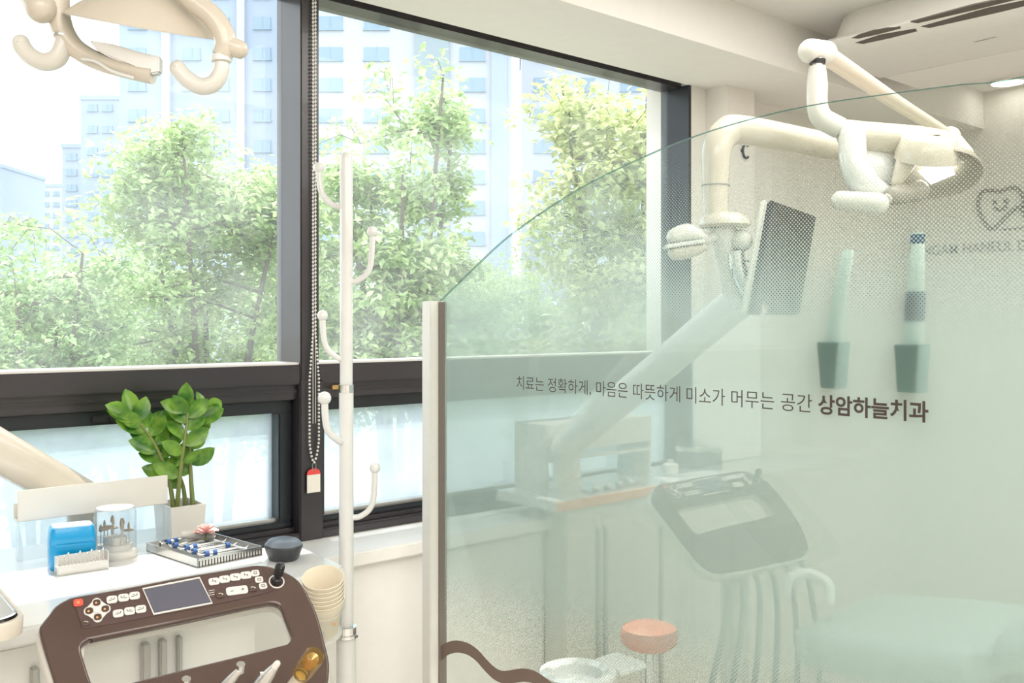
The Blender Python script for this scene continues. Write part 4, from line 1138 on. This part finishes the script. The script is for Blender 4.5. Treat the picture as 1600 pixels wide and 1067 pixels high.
# ------------------------------------------------------------------ next bay: dental unit with lamp, monitor and arms
D2 = 2.20; k2 = D2 / FX
eb = P(886, 700, 2.76)
t = thing('dental_unit', (eb.x, eb.y, .95), 'white dental unit with a long sloping arm and upright lamp post behind the screen', 'dental unit')
q = MB(); q.tube([(eb.x, eb.y, .95), eb], [.046, .036], 24); q.build('pivot', 'white_plastic', t)
q = MB(); q.pill([P(1150, 474, 2.25), P(889, 692, 2.76)], [.041, .043], 24); q.build('sloping_arm', 'white_gloss', t)
q = MB(); q.ball(eb, .047, 20); q.build('elbow', 'white_plastic', t)
q = MB(); q.tube(smooth_path([P(1150, 470, 2.25), P(1140, 420, 2.22), P(1128, 352, D2)], 6), [.030, .024, .030], 20); q.build('neck', 'white_plastic', t)
q = MB(); q.lathe([(0, -.012), (.052, -.012), (.060, -.006), (.058, .004), (.044, .018), (.036, .022), (0, .022)], P(1132, 348, D2), (0.0, 0, 1), 32); q.build('swivel_plate', 'cream_plastic', t)
post = smooth_path([P(1118, 345, D2), P(1118, 280, D2), P(1120, 235, D2), P(1133, 209, D2 + .01), P(1165, 204, D2 + .03), P(1320, 234, D2 + .12), P(1480, 264, D2 + .24)], 7)
q = MB(); q.tube(post, [.029, .031, .034, .035, .034, .032, .030], 24); q.build('lamp_post', 'cream_plastic', t)
q = MB(); q.lathe([(.0315, -.0012), (.0325, -.0012), (.0325, .0012), (.0315, .0012)], P(1118, 290, D2), (0, 0, 1), 24, closed=True); q.build('post_seam', 'hose_grey', t)
# joint, spring arm, down tube
q = MB(); q.pill([P(1480, 268, D2 + .24), P(1484, 214, D2 + .24)], .027, 18); q.build('joint', 'cream_plastic', t)
q = MB(); q.tube([P(1484, 212, D2 + .24), P(1400, 160, D2 + .13), P(1290, 86, D2 - .02)], [.016, .020, .025], 18, flat=.8); q.build('spring_arm', 'cream_plastic', t)
q = MB(); q.pill([P(1266, 80, D2 - .06), P(1290, 82, D2 - .03)], [.027, .026], 20); q.build('arm_end', 'white_plastic', t)
q = MB(); q.lathe([(0, -.003), (.0175, -.003), (.0185, .006), (0, .006)], P(1277, 98, D2 - .06), (0, 0, 1), 22); q.build('socket', 'black_plastic', t)
q = MB(); q.tube([P(1277, 92, D2 - .06), P(1277, 110, D2 - .06)], .0125, 18); q.build('neck_tube', 'chrome', t)
q = MB(); px_tube(q, [(1277, 104), (1277, 130), (1277, 165), (1284, 184), (1298, 193), (1312, 200)], [12.5, 16, 16, 17, 17, 17], D2 - .06, 20); q.build('down_tube', 'white_plastic', t)
q = MB(); q.lathe([(.0215, -.001), (.0225, -.001), (.0225, .001), (.0215, .001)], P(1277, 136, D2 - .06), (0, 0, 1), 22, closed=True); q.build('tube_seam', 'hose_grey', t)
# lamp head
DL = D2 - .06; kl = DL / FX
q = MB()
def sect(px, y0, y1, depth, dd=0.0, n=16):
    c_ = P(px, (y0 + y1) / 2, DL + dd); hh = (y1 - y0) / 2 * kl
    return [c_ + FW * (depth * math.cos(2 * math.pi * i / n)) + V((0, 0, hh * math.sin(2 * math.pi * i / n))) for i in range(n)]
q.loft([sect(1306, 183, 212, .018), sect(1318, 186, 236, .030), sect(1345, 190, 242, .048), sect(1385, 194, 246, .062), sect(1430, 198, 250, .066), sect(1470, 204, 250, .056), sect(1494, 216, 246, .036), sect(1503, 226, 240, .012)])
q.build('lamp_hood', 'cream_plastic', t)
q = MB(); px_tube(q, [(1332, 212, -.03), (1334, 252, -.04), (1349, 284, -.04), (1380, 304, -.035), (1402, 298, -.02)], [20, 21, 23, 17, 9], DL, 20, True); q.build('hood_cheek', 'white_gloss', t)
q = MB(); q.loft([sect(1330, 228, 280, .020, -.01), sect(1365, 232, 296, .028, -.01), (sect(1400, 236, 296, .024, -.01))]); q.build('inner_cover', 'white_gloss', t)
axp = (V((0, 0, 1)) - FW * .42 + RT * .02).normalized()
pc = P(1446, 250, DL - .06)
rp = 45 * kl
q = MB(); q.lathe([(0, .054), (rp * .76, .053), (rp * .88, .047), (rp, .018), (rp * 1.02, 0), (0, 0)], pc, axp, 36); q.build('lamp_puck', 'cream_plastic', t)
q = MB(); q.pill([P(1424, 234, DL - .07), P(1402, 284, DL - .06)], [19 * kl, 9 * kl], 16); q.build('puck_bracket', 'cream_plastic', t)
q = MB(); q.obox(pc + axp * .0535 - RT * .028 + FW * .006, RT * .05 - FW * .012, FW * .006, axp * .002); q.build('puck_slot', 'post_aluminium', t, smooth=False)
ra = (V((0, 0, 1)) * .9 + FW * .42 + RT * .12).normalized()
rc2 = P(1462, 270, DL - .03); R2 = 66 * kl
q = MB(); q.lathe([(R2, -.008), (R2 * 1.01, -.004), (R2 * .93, .012), (R2 * .6, .022), (0, .024), (0, .018), (R2 * .6, .012), (R2 * .9, .002), (R2, -.008)], rc2, ra, 40); q.build('reflector', 'dish_taupe', t)
gl = [rc2 - ra * .004 + (RT * a + FW.cross(RT) * 0 + (ra.cross(RT)).normalized() * b_) * R2 for a, b_ in ((-.45, -.12), (.2, -.35), (.45, .0), (.05, .42))]
q = MB(); q.prism(gl, ra * .002); q.build('glowing_window', 'lamp_glow', t, smooth=False)
q = MB(); q.pill([P(1398, 305, DL - .07), P(1434, 298, DL - .05)], [15 * kl, 17 * kl], 18); q.build('grip', 'dish_taupe', t)
q = MB(); q.pill([P(1314, 313, DL - .05), P(1372, 318, DL - .09)], [15 * kl, 16 * kl], 18); q.build('grip', 'white_plastic', t)
q = MB(); q.tube([P(1385, 312, DL - .08), P(1400, 300, DL - .05), P(1412, 262, DL - .03)], 8 * kl, 12); q.build('grip_stem', 'white_plastic', t)
q = MB(); q.pill([P(1492, 222, DL - .03), P(1507, 242, DL - .05)], [13 * kl, 14 * kl], 18); q.build('grip', 'cream_plastic', t)
# camera-like white head on the left of the post
q = MB(); px_tube(q, [(1056, 371), (1075, 366), (1104, 374)], [15, 17, 9], D2 - .02, 18, True); q.build('side_head', 'white_plastic', t)
q = MB(); q.obox(P(1041, 388, D2 - .045), RT * .088 + V((0, 0, .013)), FW * .05, V((0, 0, .009))); q.build('side_glass', 'brushed_steel', t, smooth=False, bevel=.002)
q = MB(); px_tube(q, [(1056, 394), (1080, 390), (1098, 386)], [13, 13, 8], D2 - .02, 18, True); q.build('side_cup', 'cream_plastic', t)
q = MB(); q.tube([P(1095, 376, D2 - .02), P(1128, 366, D2)], .012, 12); q.build('side_stem', 'white_plastic', t)
q = MB(); q.ball(P(1158, 376, D2 - .01), .026, 18); q.tube([P(1135, 358, D2), P(1158, 376, D2 - .01)], .014, 14); q.build('monitor_joint', 'post_aluminium', t)
q = MB(); px_tube(q, [(1150, 392, -.01), (1154, 420, -.01), (1170, 455, -.01), (1192, 488, .0)], [13, 13, 12, 11], D2, 18); q.build('monitor_arm', 'chrome', t)
q = MB(); q.lathe([(.011, -.003), (.014, -.003), (.014, .003), (.011, .003)], P(1166, 416, D2 - .025), (FW * .9 + RT * .4), 20, closed=True); q.build('cable_ring', 'black_plastic', t)
# monitor
TL, TR_, BL = P(1207, 313, 2.16), P(1275, 338, 2.50), P(1175, 492, 2.13)
t = thing('monitor', (TL + TR_) / 2 + (BL - TL), 'dark slanted monitor on a chrome arm behind the dotted part of the screen', 'monitor')
eu = TR_ - TL; ev = BL - TL; en = eu.cross(ev).normalized()
if en.dot(FW) < 0: en = -en
q = MB(); q.obox(TL + en * .012, eu, ev, en * .016); q.build('back_cover', 'white_plastic', t, smooth=False, bevel=.004)
q = MB(); q.obox(TL, eu, ev, en * .012); q.build('casing', 'monitor_dark', t, smooth=False, bevel=.004)
q = MB(); q.obox(TL + eu * .012 + ev * .01 - en * .0014, eu * .976, ev * .98, en * .0018); q.build('screen', 'monitor_dark', t, smooth=False)
q = MB(); q.tube([P(1190, 486, D2), TL + ev * .92 + eu * .2 + en * .02], .012, 12); q.build('mount', 'chrome', t)

# air conditioner cassette and ceiling light
ZA = 2.35
t = thing('air_conditioner', (3.2, 0.9, ZA), 'white ceiling air conditioner with long dark louvre slots at the top right', 'air conditioner')
def ac_loop(xa, xb, ya, yb, r, z):
    pts_ = [(xb, ya), (xb, yb)] + [(xa + r - r * math.sin(f), yb - r + r * math.cos(f)) for f in [math.pi / 2 * i / 8 for i in range(9)]] + [(xa, ya)]
    return [V((x, y, z)) for x, y in pts_]
q = MB(); q.loft([ac_loop(2.88, 3.64, -.1, 1.76, .12, ZA + .02), ac_loop(2.92, 3.64, -.1, 1.74, .12, CEIL)]); q.build('housing', 'ceiling_paint', t)
q = MB(); q.loft([ac_loop(2.815, 3.36, -.12, 1.795, .14, ZA + .004), ac_loop(2.81, 3.36, -.12, 1.80, .14, ZA + .008), ac_loop(2.83, 3.36, -.12, 1.79, .13, ZA + .022)]); q.build('front_panel', 'ceiling_paint', t)
q = MB(); q.box((3.365, -0.12, ZA + .006), (3.68, 1.79, ZA + .022)); q.build('rear_panel', 'ceiling_paint', t, smooth=False, bevel=.006, seg=2)
sa, sb = onZ(1337, 69, ZA), onZ(1600, 1, ZA)
for i, (dx, y0_, y1_, wd) in enumerate(((0.0, sa.y, 1.42, .060), (-.058, sa.y - .02, 1.44, .044), (0.0, 1.40, 0.98, .068), (-.064, 1.40, 1.02, .048), (0.0, .95, .5, .068), (-.064, .98, .5, .048))):
    x = sa.x + (sb.x - sa.x) * (sa.y - (y0_ + y1_) / 2) / (sa.y - sb.y) * .35 + dx
    q = MB(); pts_ = [(x - .002, y0_, ZA + .0034), (x + wd * .5, y0_ - .01, ZA + .0034), (x + wd * .6, (y0_ + y1_) / 2, ZA + .0034), (x + wd * .5, y1_ + .01, ZA + .0034), (x, y1_, ZA + .0034), (x - wd * .4, (y0_ + y1_) / 2, ZA + .0034)]
    q.prism(pts_, (0, 0, .004)); q.build('louvre_slot', 'slot_dark', t, smooth=False)
tm = text_mesh('SAMSUNG', 0.012)
la, lb_ = onZ(1524, 68, ZA), onZ(1557, 60, ZA)
xs = [v_.co.x for v_ in tm.vertices]; dd = lb_ - la; sc_ = dd.length / (max(xs) - min(xs)); e1 = dd.normalized(); e2 = V((0, 0, -1)).cross(e1)
if e2.x > 0: e2 = -e2
q = MB(); q.add([la + e1 * ((v_.co.x - min(xs)) * sc_) + e2 * (v_.co.y * sc_ * 1.1) + V((0, 0, .0032)) for v_ in tm.vertices], [tuple(p.vertices) for p in tm.polygons]); q.build('lettering', 'logo_grey', t, smooth=False)
dl = onZ(1575, 128, CEIL)
t = thing('ceiling_light', (dl.x, dl.y, CEIL), 'round white recessed downlight in the ceiling near the logo wall', 'ceiling light')
q = MB(); q.lathe([(.066, 0), (.082, 0), (.082, -.004), (.066, -.006)], dl, seg=36, closed=True); q.build('rim', 'white_plastic', t)
q = MB(); q.lathe([(0, -.003), (.066, -.003), (.066, 0), (0, 0)], dl, seg=36); q.build('diffuser', 'downlight_glow', t)

# clinic sign on the far wall
XL = X1 - .002
def lg(cx, cy):
    p = onX(1400 + cx / 6.275, 250 + cy / 6.275, XL); return V((XL, p.y, p.z))
t = thing('wall_sign', (X1, lg(1250, 500).y, 1.9), 'grey smiling-tooth emblem and clinic name on the far white wall', 'sign')
def stroke(name, pts, r, n=5):
    q = MB(); w3 = smooth_path([lg(*p) for p in pts], n); w3 = [p - V((.003, 0, 0)) for p in w3]
    q.tube(w3, r, 8); return q.build(name, 'logo_grey', t)
stroke('tooth_outline', [(1160, 480), (1090, 550), (1020, 620), (950, 682), (890, 640), (840, 560), (815, 480), (810, 420), (830, 340), (880, 302), (960, 300), (1020, 312), (1080, 287), (1150, 270), (1215, 300), (1250, 370), (1268, 440), (1240, 500), (1200, 470), (1160, 480)], .0075)
stroke('second_tooth_outline', [(1200, 475), (1280, 400), (1350, 330), (1440, 320), (1500, 380), (1500, 470), (1450, 560), (1400, 660), (1340, 690), (1290, 600), (1240, 500)], .006)
stroke('smile', [(965, 470), (1010, 493), (1060, 480), (1085, 440)], .006)
for e_ in ((970, 418), (1080, 402)):
    q = MB(); q.ball(lg(*e_) - V((.002, 0, 0)), .011, 12, (.3, 1, 1)); q.build('eye', 'logo_grey', t)
stroke('underline', [(1030, 684), (1150, 676), (1420, 655)], .0035, 2)
tm = text_mesh('SANGAM HANEUL DENTAL', 0.004)
ya, yb_ = onX(1421, 390, XL), onX(1600, 385, XL)
xs = [v_.co.x for v_ in tm.vertices]; full_w = (ya.y - yb_.y) * 20 / 14.6
sx = full_w / (max(xs) - min(xs)); zb_ = onX(1480, 397, XL).z; hz_ = .046
q = MB(); q.add([(XL - .002, ya.y - (v_.co.x - min(xs)) * sx, zb_ + v_.co.y / .73 * hz_) for v_ in tm.vertices], [tuple(p.vertices) for p in tm.polygons]); q.build('lettering', 'logo_grey', t, smooth=False)

# two pen-like scanners in holders fixed to the back of the screen
def scanner(hold, body, label, band):
    gx = GX + .027; k = (P(hold[0][0], 570, 1).x)
    c_ = [onX(x, y, gx) for x, y in hold]
    mid = (c_[0] + c_[1] + c_[2] + c_[3]) / 4
    t = thing('handheld_scanner', mid, label, 'scanner')
    h = thing('holder', (0, 0, 0), None, None); h.parent = t
    def ringp(a, b_, dep, n=5):
        m_ = (a + b_) / 2; hw = (a - b_).length / 2
        return [m_ + V((x, -y, 0)) for x, y in rrect(dep, hw * 2, min(dep, hw) * .12, n)]
    q = MB(); q.loft([ringp(c_[3], c_[2], .030), ringp(c_[0], c_[1], .034)]); q.build('cup', 'teal_holder', h)
    q = MB(); q.box((GX + .0095, mid.y - .012, mid.z - .012), (gx - .010, mid.y + .012, mid.z + .012)); q.build('suction_mount', 'clear_acrylic', h, smooth=False)
    rs = []; q = MB()
    for x, y, wpx in body:
        p = onX(x, y, gx); s3 = (p - EYE).dot(FW) / FX
        rs.append((p, wpx / 2 * s3))
    q.loft([[p + V((r * 1.0 * math.cos(2 * math.pi * i / 16), r * 1.25 * math.sin(2 * math.pi * i / 16), 0)) for i in range(16)] for p, r in rs]); q.build('body', 'pale_teal', t)
    for (y0, y1, wpx, m__) in band:
        q = MB(); rr_ = []
        for y in (y0, y1):
            f_ = (y - body[0][1]) / (body[-1][1] - body[0][1]); x = body[0][0] + (body[-1][0] - body[0][0]) * f_
            p = onX(x, y, gx); s3 = (p - EYE).dot(FW) / FX; rr_.append([p + V((wpx / 2 * s3 * 1.0 * math.cos(2 * math.pi * i / 16), wpx / 2 * s3 * 1.27 * math.sin(2 * math.pi * i / 16), 0)) for i in range(16)])
        q.loft(rr_); q.build('band', m__, t)
    return t
scanner([(1285, 534), (1321, 534), (1316, 607), (1290, 606)], [(1304, 560, 22), (1308, 500, 22), (1316, 440, 18), (1324, 400, 16), (1326, 391, 13)], 'pale pen-shaped scanner in a dark teal holder, the one nearer the monitor', [])
scanner([(1405, 537), (1446, 538), (1442, 614), (1409, 612)], [(1427, 560, 24), (1430, 500, 23), (1432, 440, 20), (1434, 385, 17), (1434, 364, 14)], 'pale pen-shaped scanner with a navy band and black tip in a dark teal holder', [(502, 456, 24.5, 'navy_band'), (381, 366, 17.5, 'navy_band')])

# counter of the next bay
ZB = .95
t = thing('worktop_cabinet', (2.4, 2.05, 0), 'white worktop cabinet with an orange front edge behind the frosted screen', 'cabinet')
q = MB(); q.box((1.84, 1.935, ZB - .03), (2.865, 2.195, ZB)); q.box((2.865, 1.935, ZB - .03), (3.2, 2.120, ZB)); q.build('worktop', 'white_gloss', t, smooth=False, bevel=.003)
q = MB(); q.box((1.84, 1.926, ZB - .028), (2.52, 1.9345, ZB - .002)); q.build('front_edge', 'orange_edge', t, smooth=False, bevel=.002)
q = MB(); q.box((1.90, 1.955, .05), (2.86, 2.045, ZB - .031)); q.build('carcass', 'white_plastic', t, smooth=False)
for x in (2.02, 2.05, 2.30):
    q = MB(); q.box((x, 1.948, .2), (x + .012, 1.956, .85)); q.build('handle_strip', 'strip_grey', t, smooth=False)
sh = thing('storage_shelf', (2.08, 2.1, ZB), 'small white two-level shelf on the counter behind the frosted screen', 'shelf')
x0_, x1_ = 1.90, 2.36
for nm, a, b_ in (('side_panel', (x0_, 2.04, ZB), (x0_ + .008, 2.18, ZB + .20)), ('side_panel', (x1_ - .008, 2.04, ZB), (x1_, 2.18, ZB + .20)), ('top_panel', (x0_ + .008, 2.04, ZB + .192), (x1_ - .008, 2.18, ZB + .20)), ('shelf_board', (x0_ + .008, 2.04, ZB + .09), (x1_ - .008, 2.18, ZB + .098)), ('front_board', (x0_ + .008, 2.036, ZB + .12), (x1_ - .008, 2.044, ZB + .198))):
    q = MB(); q.box(a, b_); q.build(nm, 'white_plastic', sh, smooth=False)
p = wt(930, 752, ZB - ZT)
tr = thing('instrument_tray', V((p.x, 2.0, ZB)), 'white tray with rolled packs on the counter beside the orange edge', 'tray')
q = MB(); q.box((2.0, 1.945, ZB), (2.24, 2.03, ZB + .006)); q.build('tray_plate', 'steel', tr, smooth=False, bevel=.002)
for i in range(4):
    c_ = V((2.02 + .05 * i, 1.955, ZB + .0165 + .0))
    q = MB(); q.pill([c_, c_ + V((.05, .055, 0))], .0100, 12)
    e = q.build('sterile_pack', 'white_gloss'); e.data.transform(Matrix.Translation(-c_)); e.location = c_
    tag(e, 'white rolled sterile pack in the tray on the next bay counter', 'sterile pack', 'rolled packs in the tray')
for px, r_, h_, lab in ((1082, .055, .075, 'wide dark grey round canister on the next bay counter'), (1112, .035, .055, 'small dark grey round canister beside the wide one')):
    p = onY(px, 700, 2.10); c_ = V((p.x, 2.10, ZB)); e = thing('canister', c_, lab, 'canister')
    q = MB(); q.lathe([(0, 0), (r_ * .95, 0), (r_, .006), (r_, h_ * .75), (0, h_ * .75)], c_, seg=28); q.build('pot', 'box_grey', e)
    q = MB(); q.lathe([(0, h_ * .75), (r_ * 1.04, h_ * .75), (r_ * 1.04, h_ * .95), (r_ * .9, h_), (0, h_)], c_, seg=28); q.build('lid', 'brushed_steel', e)
p = onY(1040, 720, 2.05); c_ = V((p.x, 2.03, ZB)); e = thing('cotton_dispenser', c_, 'small white round dispenser beside the wide grey canister', 'dispenser')
q = MB(); q.lathe([(0, 0), (.024, 0), (.026, .004), (.026, .035), (.020, .04), (0, .04)], c_, seg=24); q.build('pot', 'white_gloss', e)
q = MB(); q.lathe([(0, .04), (.010, .04), (.010, .05), (0, .052)], c_, seg=18); q.build('knob', 'white_plastic', e)
xa_, xb_ = onY(1087, 600, 2.095).x, onY(1190, 600, 2.095).x
t = thing('white_board', ((xa_ + xb_) / 2, 2.10, ZB), 'plain white upright board leaning at the column behind the frosted screen', 'board')
q = MB(); q.box((xa_, 2.097, ZB), (xb_, 2.110, 1.475)); q.build('panel', 'board_white', t, smooth=False, bevel=.003)
q = MB(); q.box((xa_ + .03, 2.111, ZB), (xa_ + .05, 2.12, 1.3)); q.build('stand_bar', 'post_aluminium', t, smooth=False)
# wall hook ring
p = onY(1166, 236, 2.118)
t = thing('wall_hook', (p.x, 2.124, p.z), 'small black ring hook on the pale column', 'hook')
q = MB(); w3 = [p + V((.020 * math.cos(a), 0, .026 * math.sin(a))) for a in [math.radians(50 + 260 * i / 16) for i in range(17)]]; q.tube(w3, .0042, 10); q.build('ring', 'black_plastic', t)
q = MB(); q.tube([p + V((-.02, 0, 0)), p + V((-.02, .008, 0))], .006, 10); q.build('fixing', 'black_plastic', t)

# stool, spittoon bowl, patient chair
p = onZ(1014, 978, .63)
t = thing('stool', (p.x, p.y, 0), 'coral red upholstered stool in front of the next bay counter', 'stool')
q = MB(); q.lathe([(0, -.055), (.060, -.055), (.075, -.042), (.079, -.022), (.072, -.004), (.05, .004), (0, .006)], (p.x, p.y, .63), seg=36); q.build('seat', 'coral_vinyl', t)
q = MB(); q.tube([(p.x, p.y, .10), (p.x, p.y, .575)], .022, 18); q.build('gas_column', 'chrome', t)
for k in range(5):
    a = 2 * math.pi * k / 5; e = V((p.x + .14 * math.cos(a), p.y + .14 * math.sin(a), .055))
    if e.y > 1.93: e.y = 1.90
    q = MB(); q.tube([(p.x, p.y, .11), e], [.018, .012], 12); q.ball((e.x, e.y, .024), .024, 12); q.build('leg', 'chrome', t)
p = onZ(903, 1052, .66)
t = thing('spittoon', (p.x, p.y, 0), 'round white spittoon bowl low behind the screen, beside the printed wave', 'spittoon')
q = MB(); q.lathe([(0, -.06), (.045, -.055), (.075, -.03), (.088, -.008), (.086, .006), (.070, .010), (.055, .002), (.050, -.02), (.02, -.035), (0, -.036)], (p.x, p.y, .66), seg=40); q.build('bowl', 'white_gloss', t)
q = MB(); q.obox((p.x + .08, p.y - .05, .64), (.10, .0, 0), (0, .10, 0), (0, 0, .018)); q.build('side_tray', 'white_gloss', t, smooth=False, bevel=.006)
q = MB(); q.tube([(p.x, p.y, .0), (p.x, p.y, .61)], [.06, .04], 24); q.build('pedestal', 'white_plastic', t)
t = thing('dental_chair', (2.16, .95, 0), 'pale grey-green reclined patient chair low behind the frosted screen', 'dental chair')
cd = V((0.05, -.9987, 0)); cs = V((.9987, .05, 0)); c0_ = V((2.16, 1.27, 0))
def cush(name, secs, m):
    q = MB(); rg = []
    for f_, z, wd, th in secs:
        m_ = c0_ + cd * f_; rg.append([m_ + cs * x + V((0, 0, z + y)) for x, y in rrect(wd, th, th * .45, 5)])
    q.loft(rg); return q.build(name, m, t)
cush('seat', [(-.02, .70, .34, .04), (.03, .70, .46, .09), (.25, .72, .50, .11), (.40, .74, .48, .10), (.43, .75, .38, .06)], 'chair_vinyl')
cush('backrest', [(.44, .79, .38, .05), (.47, .80, .48, .09), (.70, .87, .52, .09), (.98, .95, .44, .08), (1.04, .965, .30, .04)], 'chair_vinyl')
cush('headrest', [(1.05, .97, .18, .04), (1.07, .98, .24, .07), (1.21, 1.02, .24, .07), (1.25, 1.03, .16, .04)], 'chair_vinyl')
q = MB(); q.lathe([(0, 0), (.26, 0), (.27, .03), (.12, .08), (.10, .50), (.16, .66), (0, .67)], c0_ + cd * .3, seg=32); q.build('pedestal', 'white_plastic', t)
q = MB(); q.tube(smooth_path([P(1228, 925, 2.3), P(1236, 902, 2.3), P(1262, 896, 2.3), P(1290, 908, 2.28), P(1297, 922, 2.27), P(1296, 945, 2.26)], 6), [.011, .013, .014, .013, .012, .011], 14); q.build('armrest', 'white_gloss', t)
